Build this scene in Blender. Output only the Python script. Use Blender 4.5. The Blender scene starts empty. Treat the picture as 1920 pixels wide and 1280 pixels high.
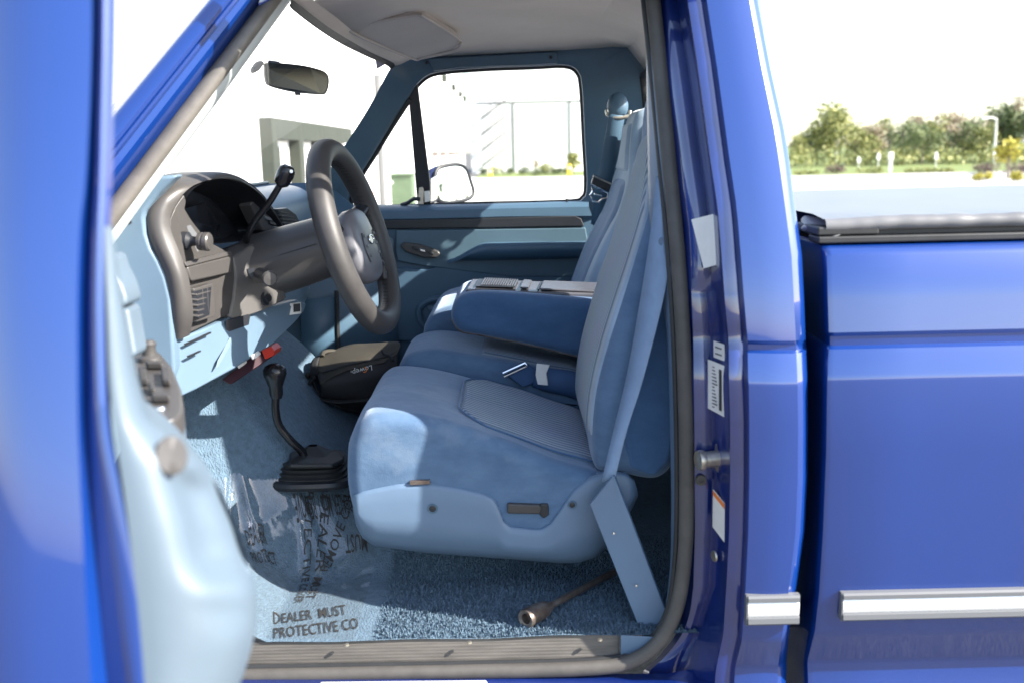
import bpy, bmesh, math, random
from mathutils import Vector, Matrix, noise
random.seed(11)
S = bpy.context.scene
COL = S.collection
R = math.radians
sin, cos, pi = math.sin, math.cos, math.pi

# ------------------------------------------------------------------ camera
FPX = 1867.0
CAMLOC = Vector((0.0, -1.85, 1.59))
PITCH, ROLL = R(10.8), R(1.3)
FV = Vector((0, cos(PITCH), -sin(PITCH)))
U0 = Vector((0, sin(PITCH), cos(PITCH)))
RV = Vector((1, 0, 0)) * cos(ROLL) - U0 * sin(ROLL)
UV = Vector((1, 0, 0)) * sin(ROLL) + U0 * cos(ROLL)
cd = bpy.data.cameras.new('camera')
cam = bpy.data.objects.new('camera', cd)
COL.objects.link(cam)
cam.matrix_world = Matrix(((RV.x, UV.x, -FV.x, CAMLOC.x), (RV.y, UV.y, -FV.y, CAMLOC.y),
                           (RV.z, UV.z, -FV.z, CAMLOC.z), (0, 0, 0, 1)))
cd.sensor_width = 36.0
cd.lens = 36.0 * FPX / 1920.0
cd.clip_start = 0.05
cd.clip_end = 2000
cd.dof.use_dof = True
cd.dof.focus_distance = 2.5
cd.dof.aperture_fstop = 3.6
S.camera = cam

# ------------------------------------------------------------------ world, sun, exposure
SUN_AZ = R(21)      # from +X (rear of the truck) towards -Y (driver's side)
SUN_EL = R(34.5)
w = bpy.data.worlds.new('World')
S.world = w
w.use_nodes = True
nt = w.node_tree
bg = nt.nodes['Background']
sky = nt.nodes.new('ShaderNodeTexSky')
sky.sky_type = 'NISHITA'
sky.sun_disc = False
sky.sun_elevation = SUN_EL
sky.altitude = 100
sky.air_density = 1.0
sky.dust_density = 1.0
sky.ozone_density = 1.0
sdir = Vector((cos(SUN_AZ) * cos(SUN_EL), -sin(SUN_AZ) * cos(SUN_EL), sin(SUN_EL)))
sky.sun_rotation = math.atan2(sdir.x, sdir.y)
nt.links.new(sky.outputs[0], bg.inputs[0])
bg.inputs[1].default_value = 0.118
# even white veil added over the whole sky to whiten it and lift fill
veil = nt.nodes.new('ShaderNodeBackground')
veil.inputs[0].default_value = (0.95, 0.97, 1.0, 1)
veil.inputs[1].default_value = 0.08
addn = nt.nodes.new('ShaderNodeAddShader')
nt.links.new(bg.outputs[0], addn.inputs[0])
nt.links.new(veil.outputs[0], addn.inputs[1])
nt.links.new(addn.outputs[0], nt.nodes['World Output'].inputs[0])
sd = bpy.data.lights.new('sun', 'SUN')
sd.energy = 5.0
sd.angle = R(0.5)
sd.color = (1.0, 0.94, 0.85)
sun = bpy.data.objects.new('sun', sd)
COL.objects.link(sun)
sun.rotation_euler = sdir.to_track_quat('Z', 'Y').to_euler()
S.view_settings.view_transform = 'Standard'
S.view_settings.look = 'None'
S.view_settings.gamma = 1.0
S.view_settings.exposure = 1.68
S.view_settings.use_curve_mapping = False
S.render.engine = 'CYCLES'
S.cycles.max_bounces = 10
S.cycles.diffuse_bounces = 7
S.cycles.transparent_max_bounces = 16
S.cycles.use_denoising = True
S.cycles.sample_clamp_indirect = 6


# ------------------------------------------------------------------ from a line of sight to a point of the place
def ray(px, py):
    return FV + RV * ((px - 960) / FPX) + UV * ((640 - py) / FPX)


def P(px, py, Y):
    d = ray(px, py)
    return CAMLOC + d * ((Y - CAMLOC.y) / d.y)


def PZ(px, py, z):
    d = ray(px, py)
    return CAMLOC + d * ((z - CAMLOC.z) / d.z)


def PD(px, py, dist):
    d = ray(px, py)
    return CAMLOC + d * dist


# ------------------------------------------------------------------ materials
def principled(name, col, rough=0.5, metal=0.0, **kw):
    m = bpy.data.materials.new(name)
    m.use_nodes = True
    b = m.node_tree.nodes['Principled BSDF']
    b.inputs['Base Color'].default_value = (*col, 1)
    b.inputs['Roughness'].default_value = rough
    b.inputs['Metallic'].default_value = metal
    for k, v in kw.items():
        b.inputs[k].default_value = v
    return m


def vary(m, scale=4.0, amount=0.15, col=None, detail=6.0, rough_amt=0.0, coords='Object', stretch=None):
    """break a flat colour up with noise"""
    t = m.node_tree
    b = t.nodes['Principled BSDF']
    tc = t.nodes.new('ShaderNodeTexCoord')
    src = tc.outputs[coords]
    if stretch:
        mp = t.nodes.new('ShaderNodeMapping')
        mp.inputs['Scale'].default_value = stretch
        t.links.new(src, mp.inputs[0])
        src = mp.outputs[0]
    n = t.nodes.new('ShaderNodeTexNoise')
    n.inputs['Scale'].default_value = scale
    n.inputs['Detail'].default_value = detail
    n.inputs['Roughness'].default_value = 0.6
    t.links.new(src, n.inputs['Vector'])
    base = b.inputs['Base Color'].default_value[:3]
    if col is None:
        c1 = tuple(x * (1 - amount) for x in base)
        c2 = tuple(min(1, x * (1 + amount)) for x in base)
    else:
        c1, c2 = base, col
    r = t.nodes.new('ShaderNodeValToRGB')
    r.color_ramp.elements[0].position = 0.3
    r.color_ramp.elements[1].position = 0.7
    r.color_ramp.elements[0].color = (*c1, 1)
    r.color_ramp.elements[1].color = (*c2, 1)
    t.links.new(n.outputs['Fac'], r.inputs[0])
    t.links.new(r.outputs[0], b.inputs['Base Color'])
    if rough_amt:
        mr = t.nodes.new('ShaderNodeMapRange')
        r0 = b.inputs['Roughness'].default_value
        mr.inputs['To Min'].default_value = max(0, r0 - rough_amt)
        mr.inputs['To Max'].default_value = min(1, r0 + rough_amt)
        t.links.new(n.outputs['Fac'], mr.inputs['Value'])
        t.links.new(mr.outputs[0], b.inputs['Roughness'])
    return m


def bump(m, scale=200.0, strength=0.3, dist=0.002, kind='noise', stretch=None, rot=None):
    t = m.node_tree
    b = t.nodes['Principled BSDF']
    tc = t.nodes.new('ShaderNodeTexCoord')
    src = tc.outputs['Object']
    mp = t.nodes.new('ShaderNodeMapping')
    if stretch:
        mp.inputs['Scale'].default_value = stretch
    if rot:
        mp.inputs['Rotation'].default_value = rot
    t.links.new(src, mp.inputs[0])
    if kind == 'noise':
        n = t.nodes.new('ShaderNodeTexNoise')
        n.inputs['Detail'].default_value = 4
        out = n.outputs['Fac']
    elif kind == 'voronoi':
        n = t.nodes.new('ShaderNodeTexVoronoi')
        out = n.outputs['Distance']
    else:
        n = t.nodes.new('ShaderNodeTexWave')
        n.bands_direction = kind
        out = n.outputs['Fac']
    n.inputs['Scale'].default_value = scale
    t.links.new(mp.outputs[0], n.inputs['Vector'])
    bp = t.nodes.new('ShaderNodeBump')
    bp.inputs['Strength'].default_value = strength
    bp.inputs['Distance'].default_value = dist
    t.links.new(out, bp.inputs['Height'])
    prev = b.inputs['Normal']
    if prev.is_linked:
        t.links.new(prev.links[0].from_socket, bp.inputs['Normal'])
    t.links.new(bp.outputs[0], b.inputs['Normal'])
    return m


def facing_mix(t, lo, hi):
    """reflectance that grows towards grazing angles, the same from both sides"""
    lw = t.nodes.new('ShaderNodeLayerWeight')
    lw.inputs[0].default_value = 0.5
    pw = t.nodes.new('ShaderNodeMath')
    pw.operation = 'POWER'
    pw.inputs[1].default_value = 5.0
    t.links.new(lw.outputs['Facing'], pw.inputs[0])
    mr = t.nodes.new('ShaderNodeMapRange')
    mr.inputs['To Min'].default_value = lo
    mr.inputs['To Max'].default_value = hi
    t.links.new(pw.outputs[0], mr.inputs['Value'])
    return mr.outputs[0]


def glass(name, tint=(1, 1, 1), lo=0.04, hi=0.9):
    m = bpy.data.materials.new(name)
    m.use_nodes = True
    t = m.node_tree
    for n in list(t.nodes):
        t.nodes.remove(n)
    o = t.nodes.new('ShaderNodeOutputMaterial')
    mix = t.nodes.new('ShaderNodeMixShader')
    tr = t.nodes.new('ShaderNodeBsdfTransparent')
    tr.inputs[0].default_value = (*tint, 1)
    gl = t.nodes.new('ShaderNodeBsdfGlossy')
    gl.inputs['Roughness'].default_value = 0.02
    t.links.new(facing_mix(t, lo, hi), mix.inputs[0])
    t.links.new(tr.outputs[0], mix.inputs[1])
    t.links.new(gl.outputs[0], mix.inputs[2])
    t.links.new(mix.outputs[0], o.inputs[0])
    return m


M = {}
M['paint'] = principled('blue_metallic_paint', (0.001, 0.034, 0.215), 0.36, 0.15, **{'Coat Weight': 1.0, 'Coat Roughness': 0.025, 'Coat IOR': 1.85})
vary(M['paint'], 2.5, 0.06, detail=3)
bump(M['paint'], 5, 0.05, 0.004)


def smudged_coat(m, lo, hi):
    t = m.node_tree
    b = t.nodes['Principled BSDF']
    tc = t.nodes.new('ShaderNodeTexCoord')
    n = t.nodes.new('ShaderNodeTexNoise')
    n.inputs['Scale'].default_value = 7
    n.inputs['Detail'].default_value = 9
    n.inputs['Roughness'].default_value = 0.7
    t.links.new(tc.outputs['Object'], n.inputs['Vector'])
    mr = t.nodes.new('ShaderNodeMapRange')
    mr.inputs['From Min'].default_value = 0.35
    mr.inputs['From Max'].default_value = 0.75
    mr.inputs['To Min'].default_value = lo
    mr.inputs['To Max'].default_value = hi
    t.links.new(n.outputs['Fac'], mr.inputs['Value'])
    t.links.new(mr.outputs[0], b.inputs['Coat Roughness'])


smudged_coat(M['paint'], .006, .09)
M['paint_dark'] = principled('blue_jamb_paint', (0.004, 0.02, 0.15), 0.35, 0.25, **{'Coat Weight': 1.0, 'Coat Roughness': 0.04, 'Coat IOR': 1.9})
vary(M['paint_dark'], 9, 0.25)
M['plastic_blue'] = vary(principled('blue_vinyl_plastic', (0.11, 0.17, 0.255), 0.42), 5, 0.08, rough_amt=0.08)
bump(M['plastic_blue'], 900, 0.12, 0.0006)
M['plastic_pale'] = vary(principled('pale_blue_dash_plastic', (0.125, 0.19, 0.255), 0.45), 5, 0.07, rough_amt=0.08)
bump(M['plastic_pale'], 800, 0.15, 0.0006)
M['plastic_door'] = vary(principled('pale_blue_door_plastic', (0.10, 0.135, 0.17), 0.42), 6, 0.08, rough_amt=0.06)
bump(M['plastic_door'], 800, 0.15, 0.0006)
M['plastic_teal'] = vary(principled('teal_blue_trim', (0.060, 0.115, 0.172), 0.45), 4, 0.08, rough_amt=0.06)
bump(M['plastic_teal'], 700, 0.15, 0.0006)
M['vinyl_teal'] = vary(principled('teal_door_vinyl', (0.068, 0.12, 0.158), 0.5), 6, 0.08)
bump(M['vinyl_teal'], 420, 0.25, 0.001)
def velour(name, dark, light, wear):
    m = principled(name, dark, 0.92, **{'Sheen Weight': 0.45, 'Sheen Roughness': 0.45})
    t = m.node_tree
    b = t.nodes['Principled BSDF']
    b.inputs['Sheen Tint'].default_value = (0.7, 0.82, 1, 1)
    tc = t.nodes.new('ShaderNodeTexCoord')

    def nz(scale, detail, rough, st=None):
        src = tc.outputs['Object']
        if st:
            mp = t.nodes.new('ShaderNodeMapping')
            mp.inputs['Scale'].default_value = st
            t.links.new(src, mp.inputs[0])
            src = mp.outputs[0]
        n = t.nodes.new('ShaderNodeTexNoise')
        n.inputs['Scale'].default_value = scale
        n.inputs['Detail'].default_value = detail
        n.inputs['Roughness'].default_value = rough
        t.links.new(src, n.inputs['Vector'])
        return n.outputs['Fac']
    r = t.nodes.new('ShaderNodeValToRGB')
    r.color_ramp.elements[0].position = .32
    r.color_ramp.elements[1].position = .70
    r.color_ramp.elements[0].color = (*dark, 1)
    r.color_ramp.elements[1].color = (*light, 1)
    t.links.new(nz(9, 10, .68, (1, 1, 2.2)), r.inputs[0])
    r2 = t.nodes.new('ShaderNodeValToRGB')
    r2.color_ramp.elements[0].position = .54
    r2.color_ramp.elements[1].position = .66
    r2.color_ramp.elements[0].color = (0, 0, 0, 1)
    r2.color_ramp.elements[1].color = (.75, .75, .75, 1)
    t.links.new(nz(3.3, 7, .62), r2.inputs[0])
    mx = t.nodes.new('ShaderNodeMix')
    mx.data_type = 'RGBA'
    t.links.new(r2.outputs[0], mx.inputs[0])
    t.links.new(r.outputs[0], mx.inputs[6])
    mx.inputs[7].default_value = (*wear, 1)
    t.links.new(mx.outputs[2], b.inputs['Base Color'])
    bump(m, 420, .35, .0012)
    bump(m, 14, .30, .010)
    return m


M['fabric'] = velour('blue_velour', (0.056, 0.110, 0.198), (0.098, 0.168, 0.268), (0.155, 0.212, 0.29))
M['fabric_dark'] = velour('deep_blue_velour', (0.036, 0.09, 0.19), (0.055, 0.125, 0.245), (0.06, 0.125, 0.22))


def ribbed_fabric(name, c1, c2, axis, scale):
    m = principled(name, c1, 0.92, **{'Sheen Weight': 0.4})
    t = m.node_tree
    b = t.nodes['Principled BSDF']
    tc = t.nodes.new('ShaderNodeTexCoord')
    wv = t.nodes.new('ShaderNodeTexWave')
    wv.bands_direction = axis
    wv.inputs['Scale'].default_value = scale
    wv.inputs['Distortion'].default_value = 0.12
    wv.inputs['Detail'].default_value = 2
    wv.inputs['Detail Scale'].default_value = 4
    t.links.new(tc.outputs['Object'], wv.inputs[0])
    r = t.nodes.new('ShaderNodeValToRGB')
    r.color_ramp.elements[0].color = (*c1, 1)
    r.color_ramp.elements[1].color = (*c2, 1)
    t.links.new(wv.outputs[0], r.inputs[0])
    nz = t.nodes.new('ShaderNodeTexNoise')
    nz.inputs['Scale'].default_value = 9
    t.links.new(tc.outputs['Object'], nz.inputs['Vector'])
    mx = t.nodes.new('ShaderNodeMix')
    mx.data_type = 'RGBA'
    mx.blend_type = 'MULTIPLY'
    mx.inputs[0].default_value = 0.35
    t.links.new(r.outputs[0], mx.inputs[6])
    t.links.new(nz.outputs['Color'], mx.inputs[7])
    t.links.new(mx.outputs[2], b.inputs['Base Color'])
    bp = t.nodes.new('ShaderNodeBump')
    bp.inputs['Strength'].default_value = 0.8
    bp.inputs['Distance'].default_value = 0.003
    t.links.new(wv.outputs[0], bp.inputs['Height'])
    t.links.new(bp.outputs[0], b.inputs['Normal'])
    return m


M['rib_seat'] = ribbed_fabric('ribbed_blue_grey_cloth', (0.06, 0.115, 0.21), (0.17, 0.26, 0.39), 'Y', 19)
M['rib_back'] = ribbed_fabric('ribbed_pale_cloth', (0.12, 0.18, 0.25), (0.31, 0.40, 0.48), 'Y', 19)
M['cloth_pale'] = vary(principled('pale_skylit_velour', (0.24, 0.32, 0.41), 0.92, **{'Sheen Weight': 0.4}), 8, 0.15)  # paler velour: skylight on the bolsters is put into its colour
bump(M['cloth_pale'], 500, 0.25, 0.001)
M['carpet'] = vary(principled('blue_carpet', (0.105, 0.165, 0.225), 0.95), 70, 0.18)
bump(M['carpet'], 260, 0.9, 0.008, stretch=(1, 1, 0.4))
bump(M['carpet'], 40, 0.3, 0.006)
M['rubber'] = vary(principled('black_rubber', (0.022, 0.023, 0.025), 0.55), 12, 0.3)
M['weather'] = vary(principled('grey_weatherstrip', (0.066, 0.061, 0.056), 0.6), 22, 0.2)
M['weather_pale'] = vary(principled('sunlit_weatherstrip', (0.15, 0.137, 0.122), 0.65), 22, 0.2)  # lighter copy of the weatherstrip, with sunlight put into its colour
M['sill'] = vary(principled('scuffed_sill_rubber', (0.105, 0.096, 0.087), 0.6), 60, 0.3, stretch=(.15, 1, 1))
M['dash_grey'] = vary(principled('grey_brown_dash_plastic', (0.062, 0.058, 0.056), 0.38), 8, 0.1, rough_amt=0.06)
bump(M['dash_grey'], 700, 0.12, 0.0005)
M['dash_black'] = vary(principled('charcoal_dash_plastic', (0.018, 0.020, 0.025), 0.4), 8, 0.2)
M['lens'] = principled('gauge_lens', (0.02, 0.022, 0.028), 0.08)
M['leather'] = vary(principled('grey_leather_wrap', (0.046, 0.043, 0.042), 0.5), 20, 0.15, rough_amt=0.08)
bump(M['leather'], 300, 0.2, 0.0008)
M['headliner'] = vary(principled('beige_headliner', (0.78, 0.67, 0.58), 0.95), 3, 0.07)
bump(M['headliner'], 500, 0.2, 0.001)
M['visor'] = vary(principled('grey_visor_cloth', (0.56, 0.50, 0.46), 0.95), 4, 0.08)
bump(M['visor'], 500, 0.2, 0.001)
M['cream'] = principled('cream_header_trim', (0.55, 0.50, 0.36), 0.6)
M['white_trim'] = vary(principled('pale_pillar_trim', (0.52, 0.56, 0.56), 0.5), 6, 0.06)
M['chrome'] = principled('chrome', (0.85, 0.85, 0.85), 0.12, 1.0)
M['steel'] = vary(principled('zinc_steel', (0.55, 0.50, 0.42), 0.35, 0.9), 40, 0.2)
M['rust'] = vary(principled('worn_iron', (0.30, 0.285, 0.27), 0.38, 0.75), 30, 0.1, col=(0.16, 0.10, 0.07))
M['strip_white'] = principled('bright_trim_strip', (0.80, 0.79, 0.77), 0.25, 0.3)
M['strip_grey'] = principled('grey_trim_rubber', (0.13, 0.135, 0.145), 0.45)
M['paper'] = vary(principled('sticker_paper', (0.75, 0.73, 0.69), 0.6), 30, 0.06)
M['ink'] = principled('black_ink', (0.03, 0.03, 0.03), 0.6)
M['orange'] = principled('orange_print', (0.85, 0.22, 0.04), 0.6)
M['belt'] = vary(principled('blue_belt_webbing', (0.20, 0.29, 0.43), 0.7), 30, 0.08)
bump(M['belt'], 420, 0.3, 0.0008)
M['belt_dark'] = vary(principled('dark_blue_webbing', (0.035, 0.085, 0.19), 0.7), 20, 0.1)
M['bag_tan'] = vary(principled('taupe_nylon', (0.036, 0.031, 0.023), 0.75), 14, 0.18)
bump(M['bag_tan'], 600, 0.3, 0.001)
M['bag_black'] = vary(principled('black_nylon', (0.022, 0.022, 0.024), 0.75), 14, 0.2)
bump(M['bag_black'], 600, 0.3, 0.001)
M['knob'] = principled('black_gloss_knob', (0.012, 0.012, 0.014), 0.22)
M['glass'] = glass('window_glass', (0.97, 0.985, 0.98))
M['windshield'] = glass('windshield_glass', (0.97, 0.985, 0.98), 0.03, 0.2)
M['mirror'] = principled('mirror_silver', (0.9, 0.9, 0.9), 0.01, 1.0)
M['mirror_dim'] = principled('mirror_tinted', (0.055, 0.065, 0.075), 0.16, 1.0)
M['tonneau'] = vary(principled('black_vinyl_tonneau', (0.15, 0.15, 0.155), 0.34), 10, 0.12, rough_amt=0.03)
bump(M['tonneau'], 500, 0.05, 0.0004)
M['amber'] = principled('amber_lens', (0.75, 0.38, 0.10), 0.25)
M['maroon'] = principled('dark_maroon_plastic', (0.035, 0.012, 0.018), 0.35)
M['red'] = principled('red_plastic', (0.5, 0.035, 0.02), 0.35)
M['asphalt'] = vary(principled('worn_asphalt', (0.105, 0.10, 0.095), 0.9), 40, 0.3)
bump(M['asphalt'], 120, 0.5, 0.01)
M['concrete'] = vary(principled('pale_concrete_lot', (0.46, 0.45, 0.43), 0.9), 0.6, 0.12)
bump(M['concrete'], 60, 0.3, 0.01)
M['white_wall'] = vary(principled('white_painted_wall', (0.80, 0.80, 0.79), 0.8), 0.4, 0.03)
M['panel_line'] = principled('grey_joint', (0.13, 0.13, 0.13), 0.8)
M['dock_grey'] = vary(principled('grey_green_dock', (0.03, 0.036, 0.026), 0.8), 1, 0.15)
M['brown_frame'] = principled('brown_window_frame', (0.10, 0.075, 0.06), 0.7)
M['pane'] = principled('window_pane', (0.25, 0.28, 0.30), 0.1)
M['util_green'] = vary(principled('utility_green', (0.085, 0.125, 0.07), 0.6), 3, 0.12)
M['yellow'] = principled('safety_yellow', (0.75, 0.50, 0.03), 0.5)
M['cone'] = principled('cone_orange', (0.80, 0.13, 0.02), 0.5)
M['grass'] = vary(principled('sunlit_grass', (0.15, 0.19, 0.05), 0.9), 2, 0.3)
M['bark'] = vary(principled('tree_bark', (0.16, 0.13, 0.10), 0.9), 8, 0.25)
M['bark_pale'] = vary(principled('pale_bark', (0.30, 0.27, 0.23), 0.9), 8, 0.2)
M['white_sign'] = principled('white_sign', (0.8, 0.8, 0.8), 0.5)
M['pole'] = principled('galvanised_pole', (0.62, 0.62, 0.60), 0.5, 0.3)


def leaf_mat(name, c1, c2):
    m = principled(name, c1, 0.6)
    t = m.node_tree
    b = t.nodes['Principled BSDF']
    g = t.nodes.new('ShaderNodeNewGeometry')
    r = t.nodes.new('ShaderNodeValToRGB')
    r.color_ramp.elements[0].color = (*c1, 1)
    r.color_ramp.elements[1].color = (*c2, 1)
    t.links.new(g.outputs['Random Per Island'], r.inputs[0])
    t.links.new(r.outputs[0], b.inputs['Base Color'])
    return m


M['leaf_green'] = leaf_mat('leaf_green', (0.09, 0.12, 0.05), (0.24, 0.28, 0.12))
M['leaf_dark'] = leaf_mat('leaf_dark_green', (0.03, 0.05, 0.015), (0.10, 0.13, 0.035))
M['leaf_yellow'] = leaf_mat('leaf_yellow_green', (0.17, 0.19, 0.06), (0.36, 0.36, 0.13))
M['leaf_tan'] = leaf_mat('leaf_tan_green', (0.22, 0.18, 0.12), (0.42, 0.34, 0.22))
M['leaf_bright'] = leaf_mat('leaf_bright_yellow', (0.28, 0.26, 0.03), (0.48, 0.42, 0.06))
M['leaf_purple'] = leaf_mat('leaf_purple', (0.07, 0.04, 0.045), (0.17, 0.10, 0.10))


# ------------------------------------------------------------------ mesh helpers
ROOT_INV = {}


def link(o, parent):
    COL.objects.link(o)
    if parent is not None:
        o.parent = parent
        if parent in ROOT_INV:
            o.matrix_parent_inverse = ROOT_INV[parent]
    return o


def root(name, loc, label, cat, group=None):
    o = bpy.data.objects.new(name, None)
    o.empty_display_size = 0.2
    o.location = loc
    COL.objects.link(o)
    ROOT_INV[o] = Matrix.Translation(-Vector(loc))
    tag(o, label, cat, group)
    return o


def tag(o, label=None, cat=None, group=None, kind=None):
    if label:
        o['label'] = label
    if cat:
        o['category'] = cat
    if group:
        o['group'] = group
    if kind:
        o['kind'] = kind
    return o


def mk(name, verts, faces, mat, parent=None, smooth=True, sharp=35, bev=0, bseg=2, sub=0, solid=0, merge=0.0, recalc=True):
    bm = bmesh.new()
    vs = [bm.verts.new(v) for v in verts]
    for f in faces:
        try:
            bm.faces.new([vs[i] for i in f])
        except ValueError:
            pass
    if merge:
        bmesh.ops.remove_doubles(bm, verts=bm.verts, dist=merge)
    if recalc:
        bmesh.ops.recalc_face_normals(bm, faces=bm.faces)
    me = bpy.data.meshes.new(name)
    bm.to_mesh(me)
    bm.free()
    if smooth:
        for p in me.polygons:
            p.use_smooth = True
        if sharp and not bev:
            me.set_sharp_from_angle(angle=R(sharp))
    me.materials.append(mat)
    o = bpy.data.objects.new(name, me)
    if solid:
        md = o.modifiers.new('solid', 'SOLIDIFY')
        md.thickness = solid
        md.offset = 0
    if sub:
        md = o.modifiers.new('sub', 'SUBSURF')
        md.levels = sub
        md.render_levels = sub
    if bev:
        md = o.modifiers.new('bev', 'BEVEL')
        md.width = bev
        md.segments = bseg
        md.limit_method = 'ANGLE'
        md.angle_limit = R(30)
        md.harden_normals = True
    return link(o, parent)


def catmull(pts, n, closed=False):
    pts = [Vector(p) for p in pts]
    k = len(pts)
    segs = k if closed else k - 1
    out = []
    total = n if closed else n - 1
    for j in range(n):
        t = j / total * segs
        i = min(int(t), segs - 1)
        f = t - i
        if closed:
            p0, p1, p2, p3 = pts[(i - 1) % k], pts[i % k], pts[(i + 1) % k], pts[(i + 2) % k]
        else:
            p1, p2 = pts[i], pts[i + 1]
            p0 = pts[i - 1] if i > 0 else p1 * 2 - p2
            p3 = pts[i + 2] if i + 2 < k else p2 * 2 - p1
        out.append(0.5 * (2 * p1 + (p2 - p0) * f + (2 * p0 - 5 * p1 + 4 * p2 - p3) * f * f + (3 * p1 - p0 - 3 * p2 + p3) * f ** 3))
    return out


def grid(name, rows, mat, parent=None, cu=False, cv=False, nu=0, nv=0, wob=0.0, wfreq=14.0, **kw):
    """rows of points; nu/nv resample smoothly along / across the rows"""
    rows = [[Vector(p) for p in r] for r in rows]
    if nu:
        rows = [catmull(r, nu, cu) for r in rows]
    if nv:
        cols = list(zip(*rows))
        cols = [catmull(c, nv, cv) for c in cols]
        rows = [list(r) for r in zip(*cols)]
    a, b = len(rows), len(rows[0])
    if wob:
        rows = [[p + noise.noise_vector(p * wfreq) * wob for p in r] for r in rows]
    verts = [p for r in rows for p in r]
    faces = []
    for i in range(a if cv else a - 1):
        for j in range(b if cu else b - 1):
            i2, j2 = (i + 1) % a, (j + 1) % b
            faces.append((i * b + j, i * b + j2, i2 * b + j2, i2 * b + j))
    return mk(name, verts, faces, mat, parent, **kw)


def slab(name, pts, vec, mat, parent=None, bev=0.003, bseg=2, **kw):
    pts = [Vector(p) for p in pts]
    vec = Vector(vec)
    n = len(pts)
    verts = pts + [p + vec for p in pts]
    faces = [tuple(range(n)), tuple(range(2 * n - 1, n - 1, -1))]
    faces += [(i, (i + 1) % n, n + (i + 1) % n, n + i) for i in range(n)]
    return mk(name, verts, faces, mat, parent, bev=bev, bseg=bseg, **kw)


def pslab(name, pts, vec, mat, parent=None, **kw):
    return slab(name, [P(*p) for p in pts], vec, mat, parent, **kw)


def frame_at(t, up=Vector((0, 0, 1))):
    t = t.normalized()
    if abs(t.dot(up)) > 0.95:
        up = Vector((1, 0, 0))
    a = t.cross(up).normalized()
    return a, a.cross(t).normalized()


def tube(name, pts, rad, mat, parent=None, seg=12, n=0, closed=False, cap=True, flat=1.0, **kw):
    pts = [Vector(p) for p in pts]
    k0 = len(pts)
    if not hasattr(rad, '__len__'):
        rad = [rad] * k0
    if n:
        rv = catmull([Vector((r, 0, 0)) for r in rad], n, closed)
        pts = catmull(pts, n, closed)
        rad = [v.x for v in rv]
    k = len(pts)
    verts, faces = [], []
    pa = None
    for i, p in enumerate(pts):
        t = pts[(i + 1) % k] - pts[i - 1] if closed else pts[min(i + 1, k - 1)] - pts[max(i - 1, 0)]
        if pa is None:
            a, b = frame_at(t)
        else:
            t = t.normalized()
            a = (pa - t * pa.dot(t)).normalized()
            b = a.cross(t).normalized()
        pa = a
        for s in range(seg):
            an = 2 * pi * s / seg
            verts.append(p + (a * cos(an) + b * sin(an) * flat) * rad[i])
    for i in range(k if closed else k - 1):
        i2 = (i + 1) % k
        for s in range(seg):
            s2 = (s + 1) % seg
            faces.append((i * seg + s, i * seg + s2, i2 * seg + s2, i2 * seg + s))
    if cap and not closed:
        faces.append(tuple(range(seg)))
        faces.append(tuple(range((k - 1) * seg, k * seg)))
    return mk(name, verts, faces, mat, parent, **kw)


def lathe(name, org, axis, prof, mat, parent=None, seg=20, sx=1.0, sy=1.0, up=Vector((0, 0, 1)), **kw):
    """prof: (distance along axis, radius)"""
    org, axis = Vector(org), Vector(axis).normalized()
    a, b = frame_at(axis, up)
    verts, faces = [], []
    for d, r in prof:
        for s in range(seg):
            an = 2 * pi * s / seg
            verts.append(org + axis * d + (a * cos(an) * sx + b * sin(an) * sy) * r)
    k = len(prof)
    for i in range(k - 1):
        for s in range(seg):
            s2 = (s + 1) % seg
            faces.append((i * seg + s, i * seg + s2, (i + 1) * seg + s2, (i + 1) * seg + s))
    faces.append(tuple(range(seg)))
    faces.append(tuple(range((k - 1) * seg, k * seg)))
    return mk(name, verts, faces, mat, parent, **kw)


def box(name, c, size, mat, parent=None, rot=None, bev=0.004, bseg=2, **kw):
    c = Vector(c)
    m = rot if rot is not None else Matrix.Identity(3)
    hx, hy, hz = size[0] / 2, size[1] / 2, size[2] / 2
    v = [c + m @ Vector((x, y, z)) for x in (-hx, hx) for y in (-hy, hy) for z in (-hz, hz)]
    f = [(0, 1, 3, 2), (4, 6, 7, 5), (0, 4, 5, 1), (2, 3, 7, 6), (0, 2, 6, 4), (1, 5, 7, 3)]
    return mk(name, v, f, mat, parent, bev=bev, bseg=bseg, **kw)


def offset2d(poly, d):
    """inset a closed 2D loop (x,z) by d along vertex normals"""
    n = len(poly)
    area = sum(poly[i][0] * poly[(i + 1) % n][1] - poly[(i + 1) % n][0] * poly[i][1] for i in range(n))
    sg = 1 if area > 0 else -1
    out = []
    for i in range(n):
        a, b = poly[i - 1], poly[(i + 1) % n]
        tx, tz = b[0] - a[0], b[1] - a[1]
        L = math.hypot(tx, tz) or 1
        out.append((poly[i][0] - tz / L * d * sg, poly[i][1] + tx / L * d * sg))
    return out


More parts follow.
